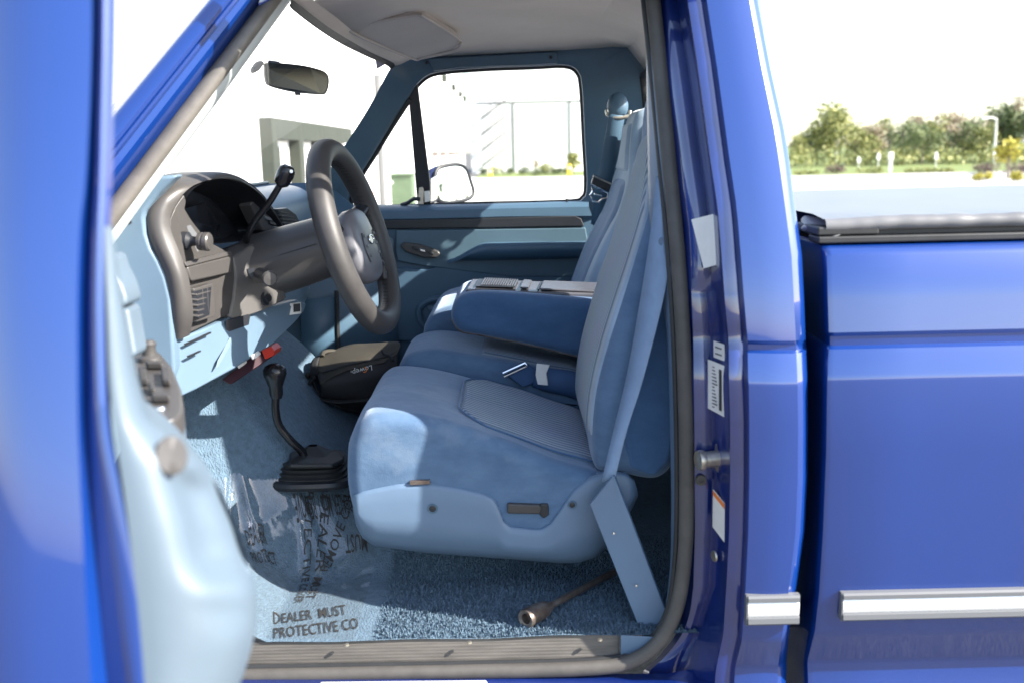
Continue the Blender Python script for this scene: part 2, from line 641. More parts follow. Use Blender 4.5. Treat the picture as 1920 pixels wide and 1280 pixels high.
def cushion(name, prof, y0, y1, r, mat, parent=None, n=64, nr=6, mid=5, bulge=0.0, wob=0.0, shift=None, r1=None, taper=None, **kw):
    """a rounded upholstered body: closed side profile (x,z) carried across Y with rounded ends"""
    lp = [(v.x, v.z) for v in catmull([Vector((x, 0, z)) for x, z in prof], n, True)]
    st = []
    r1 = r if r1 is None else r1
    for i in range(nr + 1):
        an = i / nr * pi / 2
        st.append((y0 + r * (1 - cos(an)), r * (1 - sin(an))))
    for i in range(1, mid):
        f = i / mid
        st.append((y0 + r + (y1 - r1 - y0 - r) * f, -bulge * sin(pi * f)))
    for i in range(nr + 1):
        an = (1 - i / nr) * pi / 2
        st.append((y1 - r1 * (1 - cos(an)), r1 * (1 - sin(an))))
    verts = []
    for y, ins in st:
        q = offset2d(lp, ins)
        for x, z in q:
            dx = dz = 0
            if shift:
                dx, dz = shift(x, y, z)
            yy = y
            if taper:
                yc = (y0 + y1) / 2
                yy = yc + (y - yc) * taper(z)
            wv = Vector((x + dx, yy, z + dz))
            if wob:
                nv = noise.noise_vector(wv * 6.0)
                wv = wv + nv * wob
            verts.append(wv)
    k = len(st)
    faces = [tuple(range(n)), tuple(range((k - 1) * n, k * n))]
    for i in range(k - 1):
        for j in range(n):
            j2 = (j + 1) % n
            faces.append((i * n + j, i * n + j2, (i + 1) * n + j2, (i + 1) * n + j))
    return mk(name, verts, faces, mat, parent, sharp=50, **kw)


def xz(pts, Y):
    return [(p.x, p.z) for p in (P(a, b, Y) for a, b in pts)]


def text_mesh(body, size, bold=0.0):
    cu = bpy.data.curves.new('lettering', 'FONT')
    cu.body = body
    cu.size = size
    cu.resolution_u = 2
    cu.offset = bold
    o = bpy.data.objects.new('lettering', cu)
    COL.objects.link(o)
    dg = bpy.context.evaluated_depsgraph_get()
    me = bpy.data.meshes.new_from_object(o.evaluated_get(dg))
    v = [x.co.copy() for x in me.vertices]
    f = [tuple(p.vertices) for p in me.polygons]
    bpy.data.objects.remove(o)
    bpy.data.curves.remove(cu)
    bpy.data.meshes.remove(me)
    return v, f


def print_on(name, body, size, org, ux, uy, mat, parent=None, lift=0.001, fn=None, center=True):
    """lettering on a flat place: org is the centre, ux the reading direction, uy the letters' up"""
    v, f = text_mesh(body, size)
    if not v:
        return None
    if center:
        cx = (min(p.x for p in v) + max(p.x for p in v)) / 2
        cy = (min(p.y for p in v) + max(p.y for p in v)) / 2
    else:
        cx = cy = 0
    ux, uy = Vector(ux).normalized(), Vector(uy).normalized()
    nrm = ux.cross(uy).normalized()
    pts = []
    for p in v:
        q = Vector(org) + ux * (p.x - cx) + uy * (p.y - cy)
        q = fn(q) if fn else q + nrm * lift
        pts.append(q)
    return mk(name, pts, f, mat, parent, smooth=False, recalc=False)

# ================================================================== SETTING
def plane(name, x0, x1, y0, y1, z, mat, kind='structure'):
    o = mk(name, [(x0, y0, z), (x1, y0, z), (x1, y1, z), (x0, y1, z)], [(0, 1, 2, 3)], mat, smooth=False)
    tag(o, kind=kind)
    return o


ground = plane('ground', -900, 900, -500, 1500, 0.0, M['asphalt'])
plane('parking_lot', -2.0, 200, 5, 46, 0.004, M['concrete'])
plane('parking_lot', -40, 12, 46.2, 62, 0.004, M['concrete'])
plane('lawn', 12.2, 420, 58, 600, 0.004, M['grass'])

# ================================================================== THE TRUCK
T = root('pickup_truck', (0.0, 0.9, 0.0), 'blue pickup truck with its driver door open on a blue cloth cabin', 'pickup truck')

# ---- outer cab side behind the door opening
CAB = [(-60, 1317, 1422, .035), (0, 1325, 1430, .02), (130, 1345, 1455, -.025), (240, 1360, 1480, -.055), (300, 1368, 1490, -.072),
       (380, 1380, 1500, -.092), (430, 1385, 1507, -.102), (480, 1389, 1514, -.113), (560, 1395, 1518, -.125), (638, 1402, 1521, -.132),
       (645, 1402, 1521, -.124), (655, 1402, 1522, -.124), (661, 1402, 1522, -.135), (712, 1403, 1524, -.152), (724, 1404, 1524, -.153),
       (800, 1405, 1525, -.150), (900, 1405, 1524, -.147), (1000, 1403, 1519, -.142), (1100, 1398, 1505, -.135), (1188, 1392, 1490, -.125),
       (1203, 1390, 1488, -.118), (1243, 1380, 1484, -.075), (1252, 1378, 1484, -.072), (1300, 1376, 1482, -.09), (1400, 1374, 1480, -.1)]


def interp(tab, y, k):
    for a, b in zip(tab, tab[1:]):
        if a[0] <= y <= b[0]:
            f = (y - a[0]) / (b[0] - a[0])
            return a[k] + (b[k] - a[k]) * f
    return tab[-1][k] if y > tab[-1][0] else tab[0][k]


rows = []
for y, a, b, Y in CAB:
    p0, p1 = P(a, y, Y), P(b, y, Y)
    p0b = Vector((p0.x - .0015, Y + .006, p0.z))
    q = [p0b, p0]
    for f in (0.25, .5, .75):
        v = p0.lerp(p1, f)
        v.y = Y - .006 * sin(pi * f)
        q.append(v)
    x1 = p1.x
    for an in (0, 30, 60, 90):
        q.append(Vector((x1 - .035 + .035 * sin(R(an)), Y + .035 * (1 - cos(R(an))), p1.z)))
    q.append(Vector((x1 - .002, Y + .16, p1.z)))
    q.append(Vector((x1 - .01, Y + .40, p1.z)))
    rows.append(q)
cab_side = grid('cab_side', rows, M['paint'], T, sharp=40)

# ---- door jamb
E = [(-60, 1230), (0, 1238), (130, 1252), (300, 1275), (430, 1290), (560, 1297), (640, 1300), (800, 1302), (1000, 1303), (1100, 1300), (1170, 1290), (1215, 1262), (1262, 1215)]
rows = []
for y in (-60, 0, 70, 130, 240, 300, 380, 430, 500, 545, 560, 600, 640, 700, 780, 800, 850, 900, 960, 1000, 1060, 1095, 1110, 1150, 1190, 1230, 1262, 1300):
    c3 = interp(CAB, y, 1)
    Y = interp(CAB, y, 3)
    if y > 1200:
        Y = -.12 + .0 * Y
    e = interp(E, min(y, 1262), 1)
    k = .012 if y < 545 else .0
    c3m = c3 - 62 if y < 1100 else c3 - 62 - (y - 1100) * .25
    rows.append([P(c3 - .5, y, Y + .004), P(c3 - 6, y, Y + .014), P(c3 - 20, y, Y + .010), P(c3 - 36, y, Y + .014), P(c3 - 40, y, Y + .024),
                 P(c3m + (6 if y < 520 else 0), y, Y + .10), P(c3m - 8, y, Y + .108 - k), P((c3m + e) / 2 - 3, y, Y + .103 - k * .5), P(e, y, Y + .108), P(e - 12, y, Y + .13)])
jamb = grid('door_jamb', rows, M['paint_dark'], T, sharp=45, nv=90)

# stickers and hardware on the jamb
def sticker(name, pts, mat, lift=(-.004, -.003, 0), parent=None):
    return slab(name, [P(*p) + Vector(lift) for p in pts], (.001, .001, 0), mat, parent or jamb, bev=0)


st1 = sticker('sticker', [(1296, 411, .0), (1341, 400, -.04), (1349, 494, -.05), (1319, 502, -.022)], M['paper'], (-.002, -.012, 0))
st2 = sticker('sticker', [(1341, 638, -.05), (1361, 645, -.1), (1362, 676, -.1), (1341, 668, -.05)], M['paper'], (-.004, -.004, 0))
st3 = sticker('sticker', [(1332, 672, -.04), (1363, 684, -.1), (1364, 780, -.1), (1332, 763, -.04)], M['paper'], (-.006, -.006, 0))
st4 = sticker('sticker', [(1340, 915, -.05), (1362, 942, -.1), (1361, 1014, -.1), (1339, 985, -.05)], M['paper'], (-.004, -.004, 0))
sticker('sticker_band', [(1341, 917, -.05), (1362, 943, -.1), (1362, 951, -.1), (1341, 925, -.05)], M['orange'], (-.0055, -.0055, 0))
for i in range(13):   # printed lines of the certification label
    y = 682 + i * 6.2
    e_ = 1345 + (i * 7) % 6
    sticker('printed_line', [(1337, y, -.0435), (e_, y + (e_ - 1337) * .45, -.045 - (e_ - 1338) * .0026), (e_, y + (e_ - 1337) * .45 + 1.8, -.045 - (e_ - 1338) * .0026), (1337, y + 1.8, -.0435)], M['panel_line'], (-.0075, -.0075, 0))
sticker('bar_code', [(1354, 690, -.083), (1358, 692, -.09), (1358, 768, -.09), (1354, 766, -.083)], M['ink'], (-.0075, -.0075, 0))
for y in (648, 660):
    sticker('printed_line', [(1345, y, -.06), (1357, y + 4, -.09), (1357, y + 6, -.09), (1345, y + 2, -.06)], M['panel_line'], (-.0055, -.0055, 0))
c = P(1352, 858, -.06)
striker = lathe('striker_bolt', c, (-1, -.25, 0), [(0, .028), (.005, .028), (.006, .016), (.034, .0145), (.035, .018), (.041, .019), (.047, .018), (.048, .0)], M['steel'], T, seg=20)
lathe('screw', P(1313, 897, -.04) + Vector((0, -.006, 0)), (0, -1, 0), [(0, .011), (.004, .010), (.0041, .0045), (.002, .004)], M['weather'], jamb, seg=16)
lathe('plug', P(1343, 1040, -.07) + Vector((-.004, -.004, 0)), (-1, -.3, 0), [(0, .011), (.003, .010), (.0035, .002)], M['steel'], jamb, seg=14)


# ---- side moulding on the cab and on the bed: grey rubber with a bright insert
def moulding(parent, x0, x1, zc, Yc, h):
    prof = [(.004, .5), (-.010, .5), (-.014, .44), (-.014, .30), (-.010, .28)]
    prof2 = [(-.010, -.22), (-.015, -.25), (-.016, -.42), (-.011, -.5), (.004, -.5)]
    out = []
    for nm, pr, mt in (('moulding', prof, M['strip_grey']), ('moulding', prof2, M['strip_grey']), ('bright_insert', [(.0, .30), (-.010, .285), (-.0125, .2), (-.013, 0), (-.0125, -.15), (-.010, -.225), (0, -.24)], M['strip_white'])):
        rws = []
        for x in (x0, x0 + .002, x1 - .002, x1):
            sq = 0.6 if x in (x0, x1) else 1
            rws.append([Vector((x, Yc + a * sq, zc + b * h)) for a, b in pr])
        out.append(grid(nm, rws, mt, parent, sharp=30))
        v = out[-1]
    # end caps
    slab('moulding_end', [(x0 - .001, Yc + .004, zc + h / 2), (x0 - .001, Yc - .010, zc + h / 2), (x0 - .001, Yc - .014, zc), (x0 - .001, Yc - .011, zc - h / 2), (x0 - .001, Yc + .004, zc - h / 2)], (.0015, 0, 0), M['strip_grey'], parent, bev=0)
    return out


a0, a1 = P(1398, 1140, -.137), P(1497, 1136, -.137)
moulding(cab_side, a0.x, a1.x, a0.z, -.137, .057)

# ---- bed
BED = [(455, 1541, -.06), (463, 1544, -.097), (470, 1546, -.108), (482, 1548, -.117), (560, 1550, -.126), (624, 1552, -.134), (631, 1554, -.127), (648, 1554, -.127), (655, 1552, -.138),
       (702, 1550, -.154), (716, 1549, -.156), (850, 1547, -.151), (1000, 1541, -.143), (1110, 1534, -.136), (1183, 1526, -.126), (1196, 1523, -.119),
       (1235, 1513, -.078), (1245, 1512, -.075), (1300, 1514, -.095), (1420, 1518, -.11)]
rows = []
for y, a, Y in BED:
    p = P(a, y, Y)
    q = [Vector((p.x + .004, Y + .30, p.z)), Vector((p.x + .002, Y + .03, p.z)), Vector((p.x, Y + .012, p.z)), Vector((p.x + .003, Y + .003, p.z)), Vector((p.x + .012, Y, p.z))]
    for x in (.7, .9, 1.2, 1.6, 2.2):
        q.append(Vector((x, Y - .004 * min(1, (x - .6)), p.z)))
    rows.append(q)
bed = grid('bed_side', rows, M['paint'], T, sharp=40)
a0 = P(1575, 1133, -.139)
moulding(bed, a0.x, 2.3, a0.z, -.139, .054)
zrail = P(1553, 455, -.06).z
mk('bed_front_wall', [(.585, .2, .6), (.585, 1.75, .6), (.585, 1.75, zrail), (.585, .2, zrail)], [(0, 1, 2, 3)], M['rubber'], T)
mk('bed_side_inner', [(.585, .2, .6), (2.3, .2, .6), (2.3, .2, zrail), (.585, .2, zrail)], [(0, 1, 2, 3)], M['rubber'], T)
mk('bed_far_side', [(.585, 1.86, .55), (2.3, 1.86, .55), (2.3, 1.86, zrail - .03), (.585, 1.86, zrail - .03)], [(0, 1, 2, 3)], M['paint'], T, solid=.04)
mk('bed_floor', [(.585, -.05, .62), (2.3, -.05, .62), (2.3, 1.84, .62), (.585, 1.84, .62)], [(0, 1, 2, 3)], M['rubber'], T, solid=.02)
# bed cap rubber and tonneau
zr = zrail
slab('bed_rail_cap', [(.545, -.092, zr + .001), (2.3, -.092, zr + .001), (2.3, -.03, zr + .001), (.545, -.03, zr + .001)], (0, 0, .012), M['rubber'], T, bev=.003)
slab('bed_rail_shade_strip', [(.60, -.075, zr + .013), (2.3, -.075, zr + .013), (2.3, -.04, zr + .013), (.60, -.04, zr + .013)], (0, 0, .014), M['dash_black'], T, bev=.002)  # solid black strip standing in for the shade below the cover's edge
# front corner clamp
tn_rows = []
nx = 150
for i in range(nx):
    x = .56 + (2.3 - .56) * (i / (nx - 1)) ** 1.3
    w = noise.noise(Vector((x * 11, 0, 3))) * .006 + noise.noise(Vector((x * 37, 5, 3))) * .003 + .004 * abs(sin(x * 17 + 2 * sin(x * 5)))
    ez = zr + .034
    fr = min(1, max(0, (x - .58) / .1))
    q = []
    for an, rr in ((-150, 1), (-110, 1), (-70, 1), (-35, 1), (0, 1), (35, 1), (70, 1), (110, 1)):
        r = (.015 + w * (.45 if an > -60 else .1))
        q.append(Vector((x, -.072 - r * cos(R(an)) * .9, ez + r * sin(R(an)) * .85 - (1 - fr) * .004)))
    for yy in (.0, .1, .25, .5, .8, 1.1, 1.4, 1.7, 1.80):
        zz = zr + .047 - .038 * (yy / 1.8) + .006 * sin(pi * yy / 1.8) + .0025 * sin(x * 3) * sin(yy * 9 + x) + .002 * noise.noise(Vector((x * 2, yy * 14, 0)))
        q.append(Vector((x, yy, zz)))
    q.append(Vector((x, 1.86, zr - .02)))
    tn_rows.append(q)
tonneau = grid('tonneau_cover', tn_rows, M['tonneau'], T, sharp=0)
slab('tonneau_corner', [P(1508, 402, .05), P(1590, 413, -.06), P(1600, 430, -.085), P(1560, 448, -.09), P(1509, 425, -.02)], (.0, .03, -.01), M['tonneau'], tonneau, bev=.006, bseg=3)
slab('corner_bracket', [(.545, -.085, zr + .014), (.655, -.085, zr + .014), (.655, .05, zr + .014), (.545, .05, zr + .014)], (0, 0, .016), M['rubber'], tonneau, bev=.004)

# ---- rocker panel under the sill
rows = []
for x in (1330, 1290, 1250, 1180, 1060, 900, 700, 500, 300, 120):
    dz = 8 if x > 1270 else 0
    rows.append([P(x, 1262 - dz, -.045), P(x, 1270, -.062), P(x, 1278, -.085), P(x, 1300, -.115), P(x, 1380, -.13), P(x, 1480, -.10)])
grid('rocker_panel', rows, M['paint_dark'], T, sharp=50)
pslab('sunlit_sill_strip', [(600, 1276, -.092), (912, 1273, -.092), (918, 1284, -.118), (600, 1290, -.118)], (0, 0, -.012), M['strip_white'], T, bev=.003)  # white strip whose colour stands in for sunlight on the sill's side

# ---- windshield pillar on the driver's side
bd = Vector((-.64, .77, 0))
bn = Vector((.77, .64, 0))


def pill(s, off):     # s along the pillar from (390,0) downwards, off across it, in the picture's plane of the opening
    k = off * (1 + .16 * s / 312)
    return 390 + bd.x * s + bn.x * k, bd.y * s + bn.y * k


def pillar_rows(cols):
    rws = []
    for s in (-130, -60, 0, 80, 160, 240, 320, 420, 540):
        Y0 = .05 - .00022 * s
        rws.append([P(*pill(s, o), Y0 + dy) for o, dy in cols])
    return rws


grid('windshield_pillar', pillar_rows([(-10, .10), (-2, .05), (3, .012), (10, .002), (28, 0), (34, .004), (38, .016), (43, .018), (47, .006), (58, .006), (70, .018), (75, .04), (84, .055)]), M['paint'], T, sharp=40)
grid('pillar_weatherstrip', pillar_rows([(80, .06), (82, .045), (88, .034), (98, .030), (107, .034), (112, .046), (113, .07)]), M['weather_pale'], T, sharp=60)
grid('pillar_trim', pillar_rows([(111, .058), (115, .062), (121, .070), (126, .085), (127, .14), (118, .2)]), M['white_trim'], T, sharp=60)

# ---- weatherstrip round the rear and the foot of the door opening
ws = [(1212, -150, .13), (1216, -60, .125), (1224, 0, .11), (1240, 150, .085), (1257, 330, .045), (1271, 480, .008), (1281, 640, -.02), (1286, 800, -.035), (1287, 950, -.04), (1283, 1050, -.042),
      (1268, 1140, -.046), (1234, 1203, -.05), (1180, 1240, -.055), (1100, 1252, -.058), (900, 1258, -.058), (600, 1264, -.058), (300, 1270, -.058), (150, 1274, -.058)]
tube('door_weatherstrip', [P(*p) for p in ws], .0130, M['weather'], T, seg=14, n=120, flat=1.1)
tube('weatherstrip_lip', [P(p[0] - 17 + max(0, (p[1] - 1100)) * .08, p[1] - max(0, (p[1] - 1060)) * .08, p[2] + .02) for p in ws], .006, M['rubber'], T, seg=8, n=120)

# ---- roof, closing the cab (outer skin)
def zroof(Y):
    return 2.03 - .06 * ((Y - .9) / .8) ** 2


rows = []
for X in (-.44, -.40, -.34, -.2, 0, .2, .30, .38, .42):
    fz = {-.44: -.05, -.40: -.03, -.34: -.012, .38: -.015, .42: -.08}.get(X, 0)
    rows.append([Vector((X, Y, zroof(Y) + fz - (0.05 if Y in (.02, 1.66) else 0))) for Y in (.02, .10, .3, .6, .9, 1.2, 1.45, 1.6, 1.66)])
grid('roof', rows, M['paint'], T, sharp=60, solid=.004)
# roof rail above the driver's opening
tube('roof_rail', [P(*p) for p in ((1320, -48, .0), (1280, -46, .0), (1200, -46, .0), (900, -46, .0), (640, -46, .0), (540, -46, .0), (470, -70, .01))], .012, M['paint'], T, seg=12, n=40)

# ---- header trim and headliner
h0 = [(540, 8, .17), (552, 22, .26), (600, 58, .6), (640, 83, .9), (680, 103, 1.2), (722, 122, 1.46), (733, 130, 1.52)]
h1 = [(545, -2, .19), (562, 10, .27), (611, 48, .61), (652, 74, .91), (692, 97, 1.2), (735, 117, 1.46), (741, 124, 1.53)]
h2 = [(575, -12, .19), (590, 2, .28), (632, 33, .62), (668, 64, .91), (712, 89, 1.2), (765, 108, 1.47), (770, 112, 1.53)]
grid('windshield_seal', [[P(*p) for p in h0], [P(p[0] + 4, p[1] - 4, p[2] + .0) + Vector((0, 0, -.004)) for p in h0], [P(*p) for p in h1]], M['weather'], T, nu=40)
header = grid('header_trim', [[P(*p) for p in h1], [P((p[0] + q[0]) / 2 - 4, (p[1] + q[1]) / 2 + 3, p[2]) for p, q in zip(h1, h2)], [P(*p) for p in h2]], M['headliner'], T, nu=40, nv=8)
hl = [[P(*p) for p in h2[1:-1]] + [P(780, 107, 1.55)]]
for X in (-.25, -.05, .15):
    px = 960 + X / 3.25 * FPX
    zc, zf = P(900, 71 - (px - 900) * .035, 1.36).z, P(900, 102 - (px - 900) * .025, 1.55).z
    hl.append([Vector((X, .22, zf + .02)), Vector((X, .6, zc + .012)), Vector((X, .9, zc + .016)), Vector((X, 1.2, zc + .01)), Vector((X, 1.36, zc)), Vector((X, 1.55, zf))])
pc, pf = P(1105, 62, 1.36), P(1175, 85, 1.52)
hl.append([Vector((.27, .22, pf.z + .02)), Vector((.27, .6, pc.z + .008)), Vector((.27, .9, pc.z + .01)), Vector((.27, 1.2, pc.z + .006)), pc, P(1150, 88, 1.55)])
hl.append([Vector((.40, .22, pf.z - .03)), Vector((.40, .6, pf.z - .03)), Vector((.40, .9, pf.z - .025)), P(1195, 62, 1.2), P(1190, 80, 1.40), P(1175, 90, 1.55)])
hl.append([Vector((x_, y_, pf.z - .09)) for x_, y_ in ((.47, .18), (.47, .6), (.47, .9), (.47, 1.2), (.47, 1.45), (.465, 1.62))])
headliner = grid('headliner', hl, M['headliner'], T, sharp=14, solid=.003)
# visors
vis = slab('sun_visor', [P(*p) for p in ((657, 50, .84), (700, 42, .83), (780, 29, .82), (797, 33, .84), (858, 72, 1.22), (862, 84, 1.25), (850, 96, 1.27), (792, 109, 1.30), (776, 111, 1.30), (718, 88, 1.08), (662, 62, .86))], (0, 0, .02), M['visor'], T, bev=.007, bseg=3)
tube('visor_piping', [P(*p) for p in ((657, 50, .84), (700, 42, .83), (780, 29, .82), (797, 33, .84), (858, 72, 1.22), (862, 84, 1.25), (850, 96, 1.27), (792, 109, 1.30), (776, 111, 1.30), (718, 88, 1.08), (662, 62, .86))], .0045, M['visor'], vis, seg=8, n=80, closed=True)
tube('visor_pivot', [P(668, 58, .95), P(676, 66, .97), P(690, 74, 1.02)], .004, M['rubber'], vis, seg=8)
vis2 = slab('sun_visor', [P(*p) for p in ((545, -75, .2), (598, -4, .55), (604, 16, .62), (612, 21, .63), (700, 3, .63), (712, -8, .62), (690, -80, .22))], (0, 0, .02), M['visor'], T, bev=.007, bseg=3)
lathe('dome_lamp', P(1178, -4, .85), (0, .1, -1), [(0, .045), (.006, .045), (.012, .04), (.018, .026), (.021, .0)], M['amber'], headliner, seg=24, sy=.7)
hk = tube('coat_hook', [P(1182, 58, 1.42), P(1196, 68, 1.44), P(1197, 75, 1.44), P(1186, 66, 1.43)], .006, M['dash_black'], headliner, seg=8, n=14)

# ---- passenger side wall: windshield pillar, roof rail, rear pillar round the window
def yw(py):
    return 1.64 - .08 * max(0, (388 - py)) / 290


pairs = [((600, 345, 1.52), (668, 338)), ((640, 283, 1.52), (700, 287)), ((690, 205, 1.52), (740, 222)), ((730, 132, 1.52), (767, 180)), ((748, 112, 1.54), (786, 153)), ((790, 104, 1.56), (817, 136)),
         ((900, 100, 1.56), (900, 128)), ((1040, 95, 1.56), (1000, 124)), ((1120, 90, 1.55), (1060, 122)), ((1180, 82, 1.54), (1084, 134)), ((1206, 90, 1.53), (1092, 165)), ((1212, 250, 1.54), (1097, 260)),
         ((1218, 350, 1.56), (1101, 345)), ((1222, 425, 1.58), (1094, 372)), ((1062, 425, 1.62), (1062, 380)), ((900, 425, 1.62), (900, 384)), ((750, 425, 1.62), (750, 389)), ((640, 425, 1.62), (680, 392)),
         ((545, 425, 1.55), (655, 386)), ((562, 392, 1.53), (655, 362))]
outer = [P(*o) for o, i in pairs]
inner = [P(i[0], i[1], yw(i[1])) for o, i in pairs]
NL = 120
oc, ic = catmull(outer, NL, True), catmull(inner, NL, True)
mid1 = [a.lerp(b, .5) + Vector((0, -.006, 0)) for a, b in zip(oc, ic)]
mid2 = [a.lerp(b, .9) + Vector((0, -.002, 0)) for a, b in zip(oc, ic)]
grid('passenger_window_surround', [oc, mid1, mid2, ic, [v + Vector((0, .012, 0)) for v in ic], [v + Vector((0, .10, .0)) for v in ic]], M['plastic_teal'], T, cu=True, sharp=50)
tube('window_seal', [v + Vector((0, .045, 0)) for v in ic], .009, M['rubber'], T, seg=8, closed=True)
# rear channel of the passenger window (bright blue and pale door edge)
tube('window_channel', [P(1088, 128, 1.60), P(1096, 160, 1.62), P(1101, 260, 1.66), P(1105, 350, 1.69)], .008, M['paint'], T, seg=8, n=20)
# panel above the window
pslab('roof_side_panel', [(800, 110, 1.545), (1043, 97, 1.545), (1046, 119, 1.55), (1000, 122, 1.55), (860, 127, 1.55), (812, 134, 1.55)], (0, .02, 0), M['plastic_teal'], T, bev=.004)
for a, b in ((800, 118), (1033, 108)):
    lathe('screw', P(a, b, 1.544), (0, -1, 0), [(0, .006), (.002, .005), (.0021, 0)], M['dash_black'], T, seg=10)
# far outer skin, closing the cab
mk('passenger_outer_side', [(-1.6, 1.86, .55), (.5, 1.86, .55), (.5, 1.86, 1.36), (-1.6, 1.86, 1.36)], [(0, 1, 2, 3)], M['paint'], T, solid=.02)

# ---- rear wall with its window
zw0, zw1 = 1.38, 1.825
rw_o = [(.1, .55), (.1, 1.96), (.9, 1.99), (1.66, 1.96), (1.66, .55), (.9, .55)]
rw_i = [(.22, zw0), (.24, zw1), (.9, zw1 + .01), (1.535, zw1), (1.555, zw0), (.9, zw0)]


def xrear(z):
    return .52 - .07 * max(0, (z - 1.25)) / .65


def dense(l, n=10):
    out = []
    for a, b in zip(l, l[1:] + l[:1]):
        for i in range(n):
            f = i / n
            out.append((a[0] + (b[0] - a[0]) * f, a[1] + (b[1] - a[1]) * f))
    return out


ro = [Vector((xrear(z), y, z)) for y, z in dense(rw_o)]
ri = [Vector((xrear(z), y, z)) for y, z in dense(rw_i)]
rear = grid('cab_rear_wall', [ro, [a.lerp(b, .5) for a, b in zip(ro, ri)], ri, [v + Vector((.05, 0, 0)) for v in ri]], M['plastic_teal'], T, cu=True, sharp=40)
tube('rear_window_seal', [v + Vector((-.004, 0, 0)) for v in ri], .014, M['rubber'], rear, seg=8, closed=True)
mk('rear_window', [(xrear(zw0) + .03, .22, zw0), (xrear(zw0) + .03, 1.54, zw0), (xrear(zw1) + .03, 1.52, zw1), (xrear(zw1) + .03, .24, zw1)], [(0, 1, 2, 3)], M['glass'], rear)

# ---- glass
mk('windshield', [P(p[0], p[1], p[2]) + Vector((-.01, 0, 0)) for p in (h0[0], h0[1], h0[2], h0[3], h0[4], h0[5], h0[6])] +
   [Vector((x, y, 1.47)) for x, y in ((-.90, .06), (-.94, .2), (-.98, .55), (-1.0, .9), (-.98, 1.25), (-.93, 1.5), (-.88, 1.6))],
   [(i, i + 1, 8 + i, 7 + i) for i in range(6)], M['windshield'], T)
gl = [v + Vector((0, .05, 0)) for v in ic]
mk('passenger_window', gl, [tuple(range(NL))], M['glass'], T, smooth=False)

# ================================================================== CABIN
def sstep(a, b, x):
    t = min(1, max(0, (x - a) / (b - a)))
    return t * t * (3 - 2 * t)


ZF = .65
ZS = .597


def zfloor(X, Y):
    z = ZF
    tun = sstep(.24, .50, Y) * (1 - sstep(1.02, 1.24, Y))
    z += (.13 + .20 * sstep(-.28, -.66, X)) * tun * (1 - .5 * sstep(-.2, .1, X))
    toe = max(0, -.50 - X)
    z += toe * .62 + toe * toe * .5
    z += .004 * noise.noise(Vector((X * 7, Y * 7, 0)))
    return z


def floor_hit(px, py, lift=0.0):
    d = ray(px, py)
    t = 1.5
    while t < 5:
        p = CAMLOC + d * t
        if p.z <= zfloor(p.x, p.y) + lift:
            return p
        t += .004
    return p


Y_CARPET = PZ(700, 1199, ZF).y
rows = []
for i in range(90):
    X = -1.02 + 1.45 * i / 89
    rows.append([Vector((X, Y, zfloor(X, Y))) for Y in [Y_CARPET + (1.62 - Y_CARPET) * (j / 99) for j in range(100)]])
carpet = grid('floor_carpet', rows, M['carpet'], T, sharp=0)
# carpet pile: short tufts on the part of the floor that lies next to the sill
tv, tf = [], []
rt = random.Random(5)
for i in range(34000):
    X = rt.uniform(-.62, .36)
    Y = Y_CARPET + .003 + .40 * rt.random() ** 1.2
    if X < -.285:
        continue        # pressed flat under the plastic sheet
    b = Vector((X, Y, zfloor(X, Y) - .001))
    lean = Vector((rt.gauss(0, .0022), rt.gauss(0, .0022), rt.uniform(.004, .0085)))
    a = rt.uniform(0, pi)
    wv = Vector((cos(a), sin(a), 0)) * .0016
    k = len(tv)
    tv += [b - wv, b + wv, b + lean + wv * .4, b + lean - wv * .4]
    tf.append((k, k + 1, k + 2, k + 3))
pile = mk('carpet_pile', tv, tf, M['carpet'], carpet, smooth=False, recalc=False)
tag(pile, kind='stuff')
mk('rear_floor', [(.40, .13, .625), (.54, .13, .625), (.54, 1.62, .625), (.40, 1.62, .625)], [(0, 1, 2, 3)], M['carpet'], T, solid=.01)
mk('firewall', [(-1.02, .0, .6), (-1.02, 1.62, .6), (-1.02, 1.62, 1.5), (-1.02, .0, 1.5)], [(0, 1, 2, 3)], M['dash_black'], T)
mk('cowl_side', [(-1.5, .0, .6), (-.66, .02, .6), (-.70, .02, 1.15), (-.80, .02, 1.50), (-1.5, .02, 1.50)], [(0, 1, 2, 3, 4)], M['plastic_pale'], T, solid=.02)
mk('fender', [(-2.2, -.13, .5), (-.88, -.13, .5), (-.95, -.13, 1.20), (-.98, -.10, 1.35), (-2.2, -.10, 1.27)], [(0, 1, 2, 3, 4)], M['paint'], T, solid=.01)
mk('bonnet', [(-2.2, -.08, 1.28), (-.97, -.05, 1.36), (-1.02, .9, 1.38), (-.97, 1.8, 1.36), (-2.2, 1.84, 1.28)], [(0, 1, 2, 3, 4)], M['paint'], T, solid=.01)

